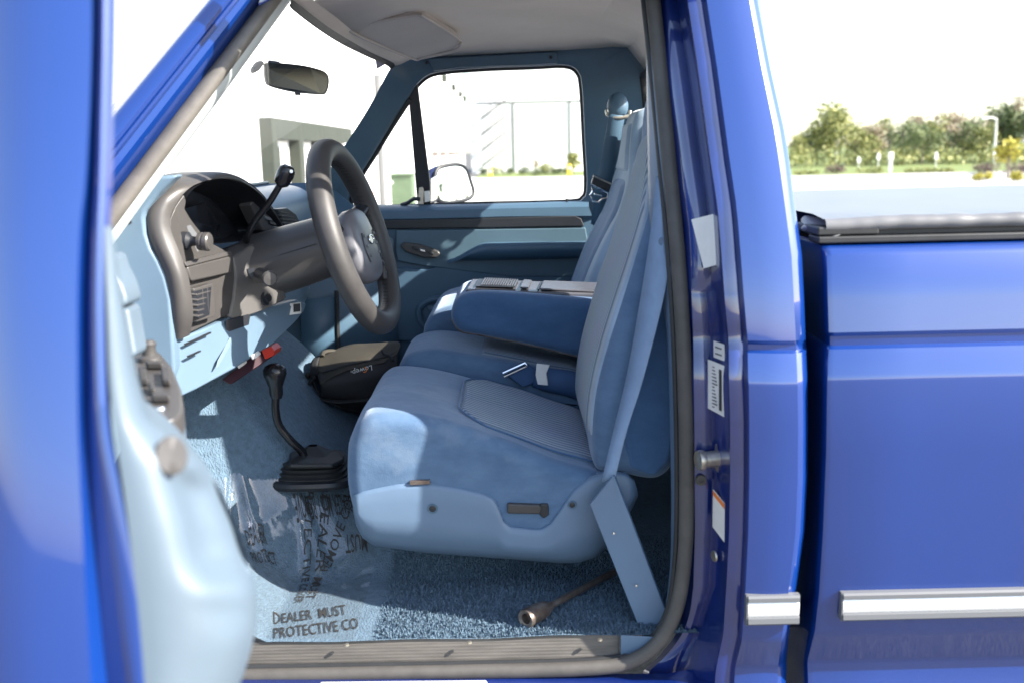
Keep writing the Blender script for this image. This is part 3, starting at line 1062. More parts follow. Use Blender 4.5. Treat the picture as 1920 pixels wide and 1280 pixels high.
# ---- sill plate: ribbed black strip with screws
y_in, y_out = PZ(700, 1200, ZF - .004).y, PZ(700, 1246, ZS + .002).y
xa, xb = -.95, PZ(1161, 1194, ZF).x
sill = slab('sill_plate', [(xa, y_out, ZS - .006), (xb, y_out, ZS - .006), (xb, y_in, ZF - .010), (xa, y_in, ZF - .010)], (0, 0, .006), M['sill'], T, bev=.001)
nr_ = 8
for i in range(nr_):
    f = (i + .5) / nr_
    yy = y_out + (y_in - y_out) * f
    hh = .006 if i in (nr_ - 1,) else .004
    ww = (y_in - y_out) / nr_ * .62
    zz = ZS + (ZF - .004 - ZS) * f - .001
    slab('sill_rib', [(xa, yy - ww / 2, zz), (xb - .001, yy - ww / 2, zz), (xb - .001, yy + ww / 2, zz), (xa, yy + ww / 2, zz)], (0, 0, hh), M['sill'], sill, bev=.0012)
for px in (650, 880, 1125):
    c = PZ(px, 1209 - (px - 650) * .02, ZF - .002)
    lathe('screw', c, (0, 0, 1), [(0, .005), (.003, .0045), (.004, .002)], M['steel'], sill, seg=10)
slab('sill_corner', [PZ(1164, 1195, ZF - .004), PZ(1164, 1240, ZS), PZ(1215, 1228, ZS + .01), PZ(1240, 1205, ZF - .02), PZ(1225, 1198, ZF - .004)], (0, 0, .006), M['plastic_blue'], T, bev=.002)

# ---- B-pillar inner trim
tl = [(1208, -100, .16), (1209, 0, .15), (1211, 90, .14), (1213, 200, .13), (1215, 330, .115), (1219, 420, .10), (1236, 520, .08), (1250, 640, .065), (1256, 800, .05), (1258, 950, .045), (1256, 1060, .045), (1244, 1150, .03), (1222, 1200, .01)]
tr = [(1222, -100, .12), (1226, 0, .105), (1232, 90, .092), (1243, 200, .07), (1253, 330, .045), (1262, 420, .025), (1268, 520, .0), (1275, 640, -.01), (1279, 800, -.02), (1279, 950, -.025), (1274, 1060, -.03), (1258, 1150, -.035), (1230, 1208, -.04)]
rows = []
for a, b in zip(tl, tr):
    p, q = P(*a), P(*b)
    back = p + Vector((.06, .10, 0))
    rows.append([q, q.lerp(p, .3) + Vector((-.004, -.003, 0)), q.lerp(p, .75) + Vector((-.004, -.004, 0)), p, back])
bp = grid('pillar_trim', rows, M['plastic_blue'], T, nv=40, sharp=60)
tag(bp, 'pale blue plastic trim on the rear door pillar')
lathe('trim_screw', P(1243, 453, .05), (-.3, -1, 0), [(0, .009), (.003, .008), (.004, .004), (.0035, 0)], M['plastic_blue'], bp, seg=14)

mk('cab_side_inner', [(.36, .125, .58), (.56, .125, .58), (.56, .125, 1.25), (.50, .22, 1.95), (.34, .22, 1.95), (.37, .125, 1.25)], [(0, 1, 2, 5), (5, 2, 3, 4)], M['plastic_teal'], T, solid=.006)
mk('cowl_side', [(-1.3, 1.575, .55), (-.40, 1.575, .55), (-.40, 1.575, 1.30), (-.62, 1.575, 1.50), (-1.3, 1.575, 1.50)], [(0, 1, 2, 3, 4)], M['plastic_teal'], T, solid=.006)

# ---- driver's seat
seat_prof = [(685, 1000), (655, 930), (649, 850), (657, 812), (675, 786), (705, 774), (770, 777), (850, 794), (950, 828), (1040, 862), (1120, 885), (1165, 915), (1160, 985), (1080, 1020), (900, 1022), (760, 1015)]
sp = xz(seat_prof, .13)


def seat_shift(x, y, z):
    # the near bolster is a little worn down; the middle dips
    f = max(0, 1 - abs(y - .38) / .24)
    top = sstep(.90, 1.0, z)
    return 0, (-.010 * f * sstep(-.25, -.1, x) + .020 * sstep(.12, .5, y) * sstep(-.1, .15, x)) * top


dseat = cushion('seat_cushion', sp, .118, .615, .034, M['fabric'], T, n=90, shift=seat_shift, wob=.004, mid=10)
tag(dseat, "driver's worn blue velour seat cushion")


def top_of(prof, x):
    best = None
    n = len(prof)
    dn = [(v.x, v.z) for v in catmull([Vector((a, 0, b)) for a, b in prof], 200, True)]
    for a, b in zip(dn, dn[1:]):
        if (a[0] - x) * (b[0] - x) <= 0 and a[0] != b[0]:
            z = a[1] + (b[1] - a[1]) * (x - a[0]) / (b[0] - a[0])
            if best is None or z > best:
                best = z
    return best


def seat_top(x, y):
    z = top_of(sp, x)
    return z + seat_shift(x, y, z)[1]


xa, xb = P(865, 760, .37).x, P(1108, 820, .37).x
rows = []
ni = 40
for i in range(ni):
    f = i / (ni - 1)
    y = .185 + (.60 - .185) * f
    e = abs(2 * f - 1)
    xs = xa + .10 * max(0, e - .55) ** 2 * 3
    rows.append([Vector((xs + (xb - xs) * g, y, seat_top(xs + (xb - xs) * g, y) + (.0065 if 0 < g < 1 and 0 < f < 1 else -.004) + .003 * sin(pi * f))) for g in [k / 30 for k in range(31)]])
ins = grid('seat_insert', rows, M['rib_seat'], dseat, sharp=0)
# seam piping between insert and bolster
tube('seam', [r[0] + Vector((0, 0, .008)) for r in rows], .0022, M['fabric_dark'], dseat, seg=6)
tube('seam', [v + Vector((0, 0, .008)) for v in rows[0]], .0022, M['fabric_dark'], dseat, seg=6)
# seat side trim
trim = [(664, 925), (700, 915), (745, 905), (800, 902), (860, 911), (905, 921), (925, 930), (935, 945), (940, 972), (955, 985), (1015, 990), (1032, 980), (1048, 955), (1075, 915), (1105, 892), (1145, 880), (1175, 886), (1193, 905), (1196, 930), (1185, 960),
        (1160, 990), (1140, 1025), (1115, 1045), (1085, 1054), (1050, 1055), (950, 1047), (800, 1036), (700, 1023), (680, 1010), (668, 985), (662, 955)]
TT = [(662, 928), (680, 919), (700, 914), (745, 905), (800, 902), (860, 911), (905, 921), (925, 930), (936, 948), (943, 972), (957, 984), (1000, 989), (1016, 988), (1032, 978), (1048, 955), (1075, 915), (1105, 892), (1145, 880), (1175, 886), (1190, 900), (1196, 922)]
TB = [(662, 958), (668, 985), (680, 1008), (700, 1022), (800, 1036), (950, 1047), (1050, 1055), (1085, 1054), (1115, 1045), (1140, 1025), (1160, 992), (1185, 955), (1196, 930)]
rows = []
for i in range(90):
    x = 662 + (1196 - 662) * i / 89
    a_, b_ = interp(TT, x, 1), interp(TB, x, 1)
    hgt = b_ - a_
    k = min(1, hgt / 60)
    q = []
    for f, Yo in ((0, .150), (.0, .128), (.015, .118), (.05, .112), (.10, .1095), (.3, .1075), (.55, .1065), (.68, .108), (.80, .116), (.90, .126), (.97, .140), (1.0, .165)):
        q.append(P(x, a_ + hgt * f, .13 + (Yo - .13) * k))
    rows.append(q)
strim = grid('seat_side_trim', rows, M['plastic_blue'], dseat, sharp=60)
pslab('seat_side_base', [(670, 915, .134), (800, 898, .134), (935, 920, .134), (1040, 930, .134), (1085, 890, .134), (1180, 880, .134), (1185, 960, .134), (1040, 1040, .134), (690, 1000, .134)], (0, .10, 0), M['plastic_blue'], dseat, bev=.008)
# dark underside band on the trim: the plastic turns under
for a, b, r in ((811, 953, .011), (1073, 946, .009)):
    lathe('trim_hole', P(a, b, .1065), (0, -1, 0), [(0, r * .75), (.0005, r), (.0012, r * .95), (.0005, r * .7)], M['plastic_teal'], strim, seg=18)
    lathe('bolt', P(a, b, .1058), (0, -1, 0), [(0, r * .66), (.0006, r * .5), (.0006, .0)], M['dash_black'], strim, seg=14)
lev = pslab('recline_lever', [(951, 944, .108), (1012, 946, .108), (1016, 955, .108), (1012, 964, .108), (951, 963, .108)], (0, .016, 0), M['leather'], dseat, bev=.004)
pslab('lever_base', [(1012, 944, .112), (1028, 944, .112), (1030, 965, .112), (1020, 972, .112), (1012, 966, .112)], (0, .016, 0), M['dash_black'], dseat, bev=.003)
pslab('trim_clip', [(768, 902, .108), (805, 900, .108), (807, 907, .108), (768, 909, .108)], (0, .01, 0), M['rust'], dseat, bev=.001)
box('seat_base', (-.02, .56, ZF + .08), (.42, .12, .16), M['dash_black'], T)

# driver's seat back
back_prof = [(1122, 884), (1113, 850), (1112, 800), (1120, 735), (1138, 660), (1166, 570), (1196, 480), (1222, 390), (1240, 300), (1250, 210), (1258, 168), (1276, 145), (1310, 148), (1332, 200), (1334, 400), (1318, 600), (1296, 780), (1266, 872), (1230, 903), (1170, 893)]
bpf = xz(back_prof, .13)
dback = cushion('seat_back', bpf, .118, .615, .045, M['fabric'], T, n=100, wob=.004, mid=10, taper=lambda z: 1 - .56 * sstep(1.44, 1.62, z))
tag(dback, "driver's blue velour seat back with ribbed insert")


def front_x(prof, z):
    best = None
    dn = [(v.x, v.z) for v in catmull([Vector((a, 0, b)) for a, b in prof], 200, True)]
    for a, b in zip(dn, dn[1:]):
        if (a[1] - z) * (b[1] - z) <= 0 and a[1] != b[1]:
            x = a[0] + (b[0] - a[0]) * (z - a[1]) / (b[1] - a[1])
            if best is None or x < best:
                best = x
    return best


def head_taper(z):
    return 1 - .56 * sstep(1.44, 1.62, z)


def back_insert(name, prof, parent, y0, y1, za, zb, mat, lift=.007):
    rws = []
    yc_ = .3665 if y1 < .7 else 1.2175
    for i in range(24):
        f = i / 23
        y = y0 + (y1 - y0) * f
        ed = sstep(0, .10, min(f, 1 - f))
        rws.append([Vector((front_x(prof, za + (zb - za) * k / 40) + .004 - (lift + .004) * ed * sstep(0, .05, min(k / 40, 1 - k / 40)) - .004 * sin(pi * f), yc_ + (y - yc_) * head_taper(za + (zb - za) * k / 40), za + (zb - za) * k / 40)) for k in range(41)])
    return grid(name, rws, mat, parent, sharp=0)


zA, zB = P(1113, 845, .13).z, P(1222, 250, .13).z
back_insert('back_insert', bpf, dback, .185, .60, zA, zB, M['rib_back'])
# bolster strip between insert and side, painted pale for the skylight on it
back_insert('back_bolster', bpf, dback, .150, .192, zA + .02, zB + .05, M['cloth_pale'], .003)
# seat-back side panel
pslab('back_side_panel', [(1180, 880, .113), (1165, 800, .113), (1178, 700, .113), (1200, 580, .113), (1222, 470, .113), (1250, 400, .113), (1275, 420, .113), (1282, 600, .113), (1276, 780, .113), (1256, 868, .113), (1228, 896, .113)], (0, .04, 0), M['fabric_dark'], dback, bev=.012, bseg=4)

# ---- middle seat and fold-down armrest
mid_prof = [(768, 760), (750, 735), (744, 705), (752, 678), (775, 662), (820, 656), (900, 668), (1010, 690), (1110, 715), (1120, 780), (940, 800)]
mp_ = xz(mid_prof, .64)
mseat = cushion('seat_cushion', mp_, .625, .955, .035, M['fabric'], T, n=80, wob=.003)
tag(mseat, 'narrow middle seat cushion under the folded armrest')
xa, xb = P(900, 660, .7).x, P(1100, 690, .7).x
rows = [[Vector((xa + (xb - xa) * k / 20, .66 + .26 * i / 12, top_of(mp_, xa + (xb - xa) * k / 20) + (.006 if 0 < i < 12 and 0 < k < 20 else -.004))) for k in range(21)] for i in range(13)]
grid('seat_insert', rows, M['rib_seat'], mseat, sharp=0)
arm_prof = [(846, 600), (848, 574), (862, 556), (890, 548), (960, 550), (1060, 558), (1150, 568), (1165, 600), (1160, 690), (1090, 672), (1000, 650), (900, 630), (862, 622)]
ap = xz(arm_prof, .66)
arm = cushion('armrest', ap, .65, .945, .03, M['fabric_dark'], T, n=80, wob=.002)
tag(arm, 'deep blue cloth armrest folded down between the seats')
M['tray'] = vary(principled('grey_glossy_tray', (0.10, 0.10, 0.115), 0.25), 12, 0.1)
t0 = [P(874, 549, .695), P(1125, 562, .695), P(1130, 540, .895), P(885, 522, .895)]
tray = slab('armrest_tray', [Vector((v.x, v.y, top_of(ap, min(v.x, .18)) - .006)) for v in t0], (0, 0, .012), M['tray'], arm, bev=.004)


def on_tray(u, v, h):      # u along from the front, v across from the near side
    a = t0[0].lerp(t0[1], u)
    b = t0[3].lerp(t0[2], u)
    p = a.lerp(b, v)
    return Vector((p.x, p.y, top_of(ap, min(max(p.x, -.1), .18)) + .0065 + h))


slab('coin_slot_bed', [on_tray(.06, .14, 0), on_tray(.36, .14, 0), on_tray(.36, .86, 0), on_tray(.06, .86, 0)], (0, 0, .0012), M['dash_black'], tray, bev=0)
for i in range(15):
    u = .11 + .245 * i / 14
    slab('tray_slat', [on_tray(u - .005, .16, .001), on_tray(u + .004, .16, .001), on_tray(u + .004, .84, .001), on_tray(u - .005, .84, .001)], (0, 0, .004), M['tray'], tray, bev=.0008)
slab('tray_bar', [on_tray(.40, .1, 0), on_tray(.46, .1, 0), on_tray(.46, .9, 0), on_tray(.40, .9, 0)], (0, 0, .004), M['tray'], tray, bev=.0012)
slab('tray_lid', [on_tray(.55, .08, 0), on_tray(.99, .08, 0), on_tray(.99, .92, 0), on_tray(.55, .92, 0)], (0, 0, .005), M['tray'], tray, bev=.002)
slab('lid_gap', [on_tray(.528, .1, .0), on_tray(.541, .1, .0), on_tray(.541, .88, .0), on_tray(.528, .88, .0)], (0, 0, .0012), M['dash_black'], tray, bev=0)
slab('lid_latch', [on_tray(.62, .44, .0046), on_tray(.70, .40, .0046), on_tray(.70, .47, .0046), on_tray(.62, .51, .0046)], (0, 0, .0012), M['dash_black'], tray, bev=0)
tube('armrest_piping', [Vector((v.x, .672, v.z + .0)) for v in [Vector((a, 0, b)) for a, b in ap[9:]] + [Vector((ap[0][0], 0, ap[0][1]))]], .0022, M['rust'], arm, seg=6, n=24)

# ---- passenger seat
pas_prof = [(815, 680), (797, 650), (794, 622), (804, 598), (830, 580), (880, 574), (980, 590), (1080, 612), (1100, 680), (950, 700)]
pp_ = xz(pas_prof, .98)
pseat = cushion('seat_cushion', pp_, .965, 1.47, .045, M['fabric'], T, n=80, wob=.004)
tag(pseat, "passenger's blue velour seat cushion")
pb = [(1096, 640), (1084, 600), (1080, 545), (1094, 490), (1118, 430), (1142, 370), (1158, 310), (1168, 250), (1180, 212), (1208, 203), (1240, 212), (1262, 300), (1250, 500), (1195, 640)]
pbp = [(.235, 1.075), (.205, 1.10), (.20, 1.16), (.225, 1.23), (.256, 1.30), (.29, 1.37), (.315, 1.42), (.345, 1.52), (.358, 1.60), (.366, 1.66), (.382, 1.695), (.42, 1.708), (.456, 1.695), (.472, 1.60), (.472, 1.40), (.44, 1.15), (.34, 1.07)]
pback = cushion('seat_back', pbp, .965, 1.47, .036, M['cloth_pale'], T, n=90, wob=.004, taper=head_taper)
tag(pback, "passenger's pale blue seat back beside the far window")
back_insert('back_insert', pbp, pback, 1.045, 1.39, 1.14, 1.50, M['fabric'], .006)
back_insert('head_pad', pbp, pback, 1.02, 1.42, 1.525, 1.665, M['cloth_pale'], .008)

# ---- buckles between the seats
def strip(name, left, right, mat, parent, n=24, th=.0016, sag=None):
    L = catmull([P(*p) for p in left], n)
    Rr = catmull([P(*p) for p in right], n)
    rows = [L, [a.lerp(b, .5) for a, b in zip(L, Rr)], Rr]
    return grid(name, rows, mat, parent, sharp=0, solid=th)


bk = pslab('belt_buckle', [(945, 700, .60), (987, 681, .60), (1016, 700, .62), (1012, 716, .62), (980, 726, .60)], (0, .03, -.004), M['belt_dark'], T, bev=.005)
tube('buckle_edge', [P(943, 699, .596), P(985, 680, .596), P(988, 686, .594)], .004, M['chrome'], bk, seg=8)
tube('buckle_edge', [P(945, 706, .594), P(988, 686, .594)], .0022, M['steel'], bk, seg=8)
stub = tube('belt_sleeve', [P(1003, 705, .62), P(1030, 712, .62), P(1065, 718, .63), P(1098, 728, .64)], [.028, .031, .034, .036], M['belt_dark'], T, seg=16, n=14)
slab('belt_tag', [P(1006, 681, .575), P(1030, 684, .572), P(1024, 700, .57), P(1027, 722, .575), P(1008, 720, .575), P(1004, 702, .57)], (.002, .004, 0), M['paper'], stub, bev=.001)

# ---- driver's belt and its sleeve
belt = strip('shoulder_belt', [(1232, 330, .07), (1222, 420, .07), (1206, 530, .085), (1178, 690, .09), (1152, 800, .085), (1127, 905, .08)],
             [(1257, 380, .04), (1256, 460, .035), (1246, 550, .03), (1206, 710, .05), (1176, 805, .06), (1154, 893, .065)], M['belt'], T)
tag(belt, "driver's blue seat belt hanging in front of the pillar")
slv = pslab('belt_sleeve', [(1105, 945, .06), (1150, 890, .06), (1153, 893, .06), (1250, 1148, .01), (1248, 1160, .01), (1216, 1203, .005), (1208, 1202, .005)], (.003, .012, 0), M['plastic_blue'], T, bev=.003)
for a, b in ((1151, 999), (1193, 1097)):
    lathe('rivet', P(a, b, .045 - (b - 900) * .00015), (0, -1, 0), [(0, .003), (.0015, .0022), (.002, 0)], M['chrome'], slv, seg=8)

# ---- passenger belt
dr = lathe('belt_guide', P(1158, 200, 1.40), (0, -1, .15), [(0, .034), (.012, .033), (.022, .027), (.028, .016), (.030, 0)], M['plastic_teal'], T, seg=24, sy=1.25)
tube('guide_ring', [P(1137, 207, 1.37), P(1140, 216, 1.365), P(1158, 222, 1.36), P(1178, 218, 1.365), P(1181, 208, 1.37)], .006, M['steel'], dr, seg=8, n=16)
pbelt = strip('shoulder_belt', [(1142, 214, 1.355), (1134, 260, 1.36), (1125, 310, 1.38), (1117, 345, 1.40), (1108, 420, 1.45)],
              [(1172, 218, 1.36), (1162, 270, 1.365), (1150, 330, 1.385), (1140, 375, 1.405), (1128, 430, 1.45)], M['belt_dark'], T)
pbelt.data.materials[0] = M['plastic_teal']
tg = pslab('belt_tongue', [(1113, 331, 1.385), (1152, 349, 1.385), (1148, 364, 1.385), (1108, 346, 1.385)], (0, .02, 0), M['dash_black'], pbelt, bev=.004)
tube('tongue_edge', [P(1112, 330, 1.38), P(1152, 348, 1.38), P(1148, 364, 1.38)], .003, M['steel'], pbelt, seg=8)
for sx in (0, 1):
    pass
lp = [(1108, 346), (1140, 362), (1138, 372), (1130, 373), (1122, 380), (1112, 377), (1107, 366), (1112, 358)]
tube('tongue_plate', [P(a, b, 1.382) for a, b in lp], .004, M['chrome'], pbelt, seg=8, closed=True)
tube('tongue_slot', [P(a, b, 1.381) for a, b in ((1114, 364), (1129, 368))], .0035, M['chrome'], pbelt, seg=8)
lathe('trim_screw', P(1118, 393, 1.52), (0, -1, 0), [(0, .010), (.003, .009), (.004, 0)], M['plastic_blue'], T, seg=12)

# ================================================================== PASSENGER DOOR
YD = 1.60
pd = grid('passenger_door', [[P(612, 384, 1.66), P(800, 384, 1.66), P(960, 381, 1.66), P(1104, 376, 1.64)], [P(612, 391, YD + .005), P(800, 389, YD + .005), P(960, 385, YD + .005), P(1104, 380, YD + .005)],
                             [P(612, 397, YD - .012), P(800, 395, YD - .012), P(960, 391, YD - .012), P(1104, 388, YD - .012)], [P(612, 412, YD - .014), P(800, 410, YD - .014), P(960, 406, YD - .014), P(1110, 405, YD - .014)],
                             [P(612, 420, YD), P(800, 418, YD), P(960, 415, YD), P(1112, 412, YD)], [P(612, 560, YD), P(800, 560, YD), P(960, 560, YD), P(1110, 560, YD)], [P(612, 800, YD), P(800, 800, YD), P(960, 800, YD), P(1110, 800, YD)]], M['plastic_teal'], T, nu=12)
tag(pd, 'closed passenger door with teal blue inner panel')
pslab('door_trim_strip', [(700, 413, 1.583), (900, 409, 1.583), (1078, 405, 1.583), (1090, 410, 1.583), (1096, 425, 1.583), (900, 428, 1.583), (708, 430, 1.583)], (0, .02, 0), M['dash_black'], pd, bev=.004)
pslab('door_insert', [(742, 432, 1.585), (900, 430, 1.585), (1098, 427, 1.585), (1103, 455, 1.585), (1102, 520, 1.585), (960, 520, 1.585), (800, 500, 1.585), (745, 490, 1.585), (741, 470, 1.585)], (0, .02, 0), M['vinyl_teal'], pd, bev=.005)
rows = []
for i in range(24):
    f = i / 23
    x = 840 + (1104 - 840) * f
    up = 486 - 30 * sstep(0, .28, f) - 3 * f
    lo = 487 - 5 * f
    th = .055 * sstep(0, .15, f) + .004
    rows.append([P(x, up - 1, YD - .01), P(x, up + 2, YD - .014 - th), P(x, up + 8, YD - .014 - th * 1.15), P(x, (up + lo) / 2 + 3, YD - .014 - th * 1.1), P(x, lo, YD - .014 - th * .8), P(x, lo + 3, YD - .01)])
grid('door_armrest', rows, M['plastic_teal'], pd, sharp=60)
pslab('lower_panel', [(700, 500, 1.588), (800, 505, 1.588), (850, 492, 1.588), (1102, 486, 1.588), (1104, 640, 1.588), (700, 640, 1.588)], (0, .02, 0), M['plastic_teal'], pd, bev=.006)
sw = pslab('window_switch_plate', [(749, 461, 1.565), (756, 455, 1.565), (785, 458, 1.56), (822, 471, 1.56), (826, 477, 1.56), (818, 484, 1.56), (795, 484, 1.56), (760, 473, 1.565)], (0, .03, 0), M['dash_grey'], pd, bev=.006, bseg=3)
for k in range(3):
    a, b = 772 + k * 15, 462 + k * 4.2
    pslab('window_switch', [(a, b, 1.555), (a + 10, b + 3, 1.555), (a + 11, b + 8, 1.555), (a + 1, b + 5, 1.555)], (0, .012, 0), M['dash_black'] if k != 1 else M['chrome'], sw, bev=.002)
# map pocket hollow
pk = [(785, 585), (800, 566), (830, 560), (880, 560), (905, 575), (900, 610), (850, 622), (800, 615)]
tube('map_pocket_rim', [P(a, b, YD - .016) for a, b in pk], .012, M['plastic_teal'], pd, seg=10, n=40, closed=True)
pslab('pull_cup', [(800, 574, 1.583), (835, 570, 1.583), (838, 580, 1.583), (804, 583, 1.583)], (0, .02, 0), M['plastic_pale'], pd, bev=.004)
# window furniture
pslab('vent_divider', [(765, 172, 1.598), (775, 162, 1.592), (783, 158, 1.592), (806, 340, 1.66), (808, 385, 1.672), (783, 386, 1.672)], (0, .02, 0), M['dash_black'], pd, bev=.003)
tube('vent_seal', [P(768, 185, 1.60), P(735, 235, 1.62), P(700, 292, 1.645), P(672, 338, 1.66), P(660, 380, 1.67)], .012, M['rubber'], pd, seg=8, n=20)
vl = pslab('vent_latch', [(786, 352, 1.64), (792, 351, 1.64), (794, 356, 1.64), (794, 384, 1.64), (783, 384, 1.64)], (0, .015, 0), M['steel'], pd, bev=.002)
tube('latch_arm', [P(788, 374, 1.64), P(776, 373, 1.64), P(764, 381, 1.645), P(752, 385, 1.65)], .007, M['dash_black'], vl, seg=8)
pslab('latch_plate', [(795, 359, 1.65), (805, 358, 1.65), (807, 378, 1.65), (796, 380, 1.65)], (0, .006, 0), M['strip_white'], vl, bev=.001)
tube('lock_pin', [P(1063, 383, 1.63), P(1063, 373, 1.63)], .004, M['dash_black'], pd, seg=8)

# door mirror outside the passenger window
mo = [(818, 318), (838, 310), (860, 309), (873, 318), (880, 338), (886, 362), (876, 374), (852, 380), (832, 381), (818, 372), (813, 345)]
YM = 2.0
mn = Vector((.76, -.65, .085)).normalized()
m0 = P(815, 345, 1.97)


def on_mirror(a, b):
    d = ray(a, b)
    return CAMLOC + d * ((m0 - CAMLOC).dot(mn) / d.dot(mn))


mshape = catmull([on_mirror(a, b) for a, b in mo], 44, True)
mc = sum(mshape, Vector()) / len(mshape)
fw = Vector((-1, .1, 0)).normalized()
rings = [[mc + (v - mc) * .93 + mn * .003 for v in mshape], [mc + (v - mc) * 1.0 for v in mshape], [mc + (v - mc) * 1.02 + fw * .015 for v in mshape], [mc + (v - mc) * .96 + fw * .035 for v in mshape], [mc + (v - mc) * .75 + fw * .055 for v in mshape], [mc + (v - mc) * .2 + fw * .065 for v in mshape]]
M['mirror_shell'] = principled('dark_blue_mirror_shell', (0.02, 0.03, 0.10), 0.25, 0.2, **{'Coat Weight': 1.0})
sm = grid('side_mirror', rings, M['mirror_shell'], T, cu=True, sharp=50)
tag(sm, 'blue door mirror outside the passenger window')
gpts = [mc + (v - mc) * .95 + mn * .006 for v in mshape]
mg = mk('mirror_glass', gpts, [tuple(range(44))], M['mirror'], sm, smooth=False)
tube('mirror_edge', [mc + (v - mc) * .985 + mn * .004 for v in mshape], .0075, M['rubber'], sm, seg=6, closed=True)
pslab('mirror_bracket', [(808, 335, 1.80), (818, 330, 1.93), (820, 378, 1.93), (808, 385, 1.80)], (0, .03, 0), M['mirror_shell'], sm, bev=.006)
print_on('mirror_lettering', 'OBJECTS IN MIRROR ARE\nCLOSER THAN THEY APPEAR', .0085, on_mirror(852, 368) + mn * .008, on_mirror(872, 362) - on_mirror(838, 372), Vector((0, 0, 1)), M['white_sign'], sm, lift=.001)

# ================================================================== DASHBOARD
dprof = [(-1.02, 1.43), (-.90, 1.475), (-.78, 1.497), (-.70, 1.49), (-.655, 1.455), (-.645, 1.40), (-.66, 1.33), (-.675, 1.22), (-.685, 1.13), (-.74, 1.06), (-.86, 1.04), (-1.02, 1.1)]
dash = cushion('dashboard', dprof, .075, 1.54, .05, M['plastic_pale'], T, n=90, mid=24, shift=lambda x, y, z: (-(1 - sstep(.58, .68, y)) * .15 * sstep(-.86, -.64, x), 0))
tag(dash, 'pale blue dashboard across the cabin')
# near end panel
endp = [(140, 500), (215, 410), (262, 352), (300, 330), (335, 328), (300, 362), (273, 395), (270, 410), (274, 440), (284, 468), (297, 490), (310, 520), (320, 562), (325, 637), (328, 690), (318, 735), (290, 760), (140, 760)]
pslab('dash_end_panel', [(a, b, .066) for a, b in endp], (0, .04, 0), M['plastic_pale'], dash, bev=.008, bseg=3)
for a, b in ((232, 410), (232, 419)):
    pslab('end_slot', [(a - 14, b + 7, .064), (a + 13, b - 4, .064), (a + 15, b - 1, .064), (a - 10, b + 10, .064)], (0, .004, 0), M['dash_black'], dash, bev=0)
# bezel: swept grey frame round the instruments and down the near side
outer_b = [(326, 634, .085), (322, 598, .075), (319, 560, .072), (308, 512, .072), (295, 481, .072), (280, 452, .075), (272, 425, .08), (271, 404, .085), (276, 388, .09), (290, 368, .10), (312, 347, .125), (340, 331, .165), (373, 323, .21), (411, 323, .27), (443, 330, .33), (470, 345, .39), (490, 362, .44), (506, 382, .49), (523, 408, .55), (536, 430, .59)]
mid_b = [(338, 636, .083), (340, 600, .07), (338, 562, .065), (330, 518, .062), (316, 486, .062), (300, 455, .062), (293, 430, .064), (292, 408, .068), (298, 389, .075), (311, 370, .088), (331, 351, .115), (354, 338, .155), (380, 329, .20), (413, 327, .262), (444, 334, .325), (470, 348, .388), (490, 365, .438), (506, 386, .488), (522, 410, .548), (535, 430, .588)]
inn_b = [(356, 628, .10), (362, 595, .09), (360, 560, .085), (352, 520, .083), (342, 488, .083), (328, 455, .083), (320, 430, .085), (319, 412, .088), (324, 395, .095), (338, 371, .11), (357, 352, .135), (378, 342, .17), (398, 337, .21), (420, 335, .268), (444, 341, .33), (468, 352, .39), (489, 368, .44), (505, 389, .49), (520, 411, .55), (532, 430, .59)]
rows = [[P(*p) + Vector((-.05, .01, .0)) for p in outer_b], [P(*p) for p in outer_b], [P((a[0] + b[0]) / 2 - 3, (a[1] + b[1]) / 2 - 1, (a[2] + b[2]) / 2 - .003) for a, b in zip(outer_b, mid_b)], [P(*p) for p in mid_b],
        [P((a[0] + b[0]) / 2 + 1, (a[1] + b[1]) / 2, (a[2] + b[2]) / 2 - .002) for a, b in zip(mid_b, inn_b)], [P(*p) for p in inn_b], [P(*p) + Vector((-.015, .012, -.004)) for p in inn_b]]
bez = grid('instrument_bezel', rows, M['dash_grey'], dash, nu=90, sharp=60)
# hood top between bezel and dash pad
rows = [[P(*p) + Vector((-.002, .004, -.002)) for p in outer_b[8:]], [P(*p) + Vector((-.05, .02, -.004)) for p in outer_b[8:]], [P(*p) + Vector((-.16, .03, -.03)) for p in outer_b[8:]]]
grid('instrument_hood', rows, M['plastic_pale'], dash, nu=50, nv=10, sharp=0)
# face with light switch and vent
fc = [(319, 412, .098), (330, 388, .105), (346, 366, .125), (349, 378, .14), (347, 392, .145), (357, 410, .155), (370, 428, .17), (388, 451, .20), (437, 478, .27), (440, 520, .275), (436, 560, .275), (432, 588, .27), (390, 608, .19), (356, 624, .11), (362, 595, .095), (360, 560, .095), (352, 520, .095), (342, 488, .095), (328, 455, .095), (319, 430, .096)]
pslab('switch_panel', fc, (-.03, .0, 0), M['dash_grey'], dash, bev=.002)
# raised cover under the light switch
pslab('fuse_cover', [(352, 500, .10), (435, 480, .262), (439, 505, .268), (436, 511, .268), (362, 528, .105), (357, 520, .10)], (-.02, 0, 0), M['dash_grey'], bez, bev=.004)
slab('switch_ledge', [P(346, 492, .092), P(432, 470, .262), P(437, 478, .27), P(352, 500, .094)], (-.03, 0, -.004), M['dash_grey'], bez, bev=.002)
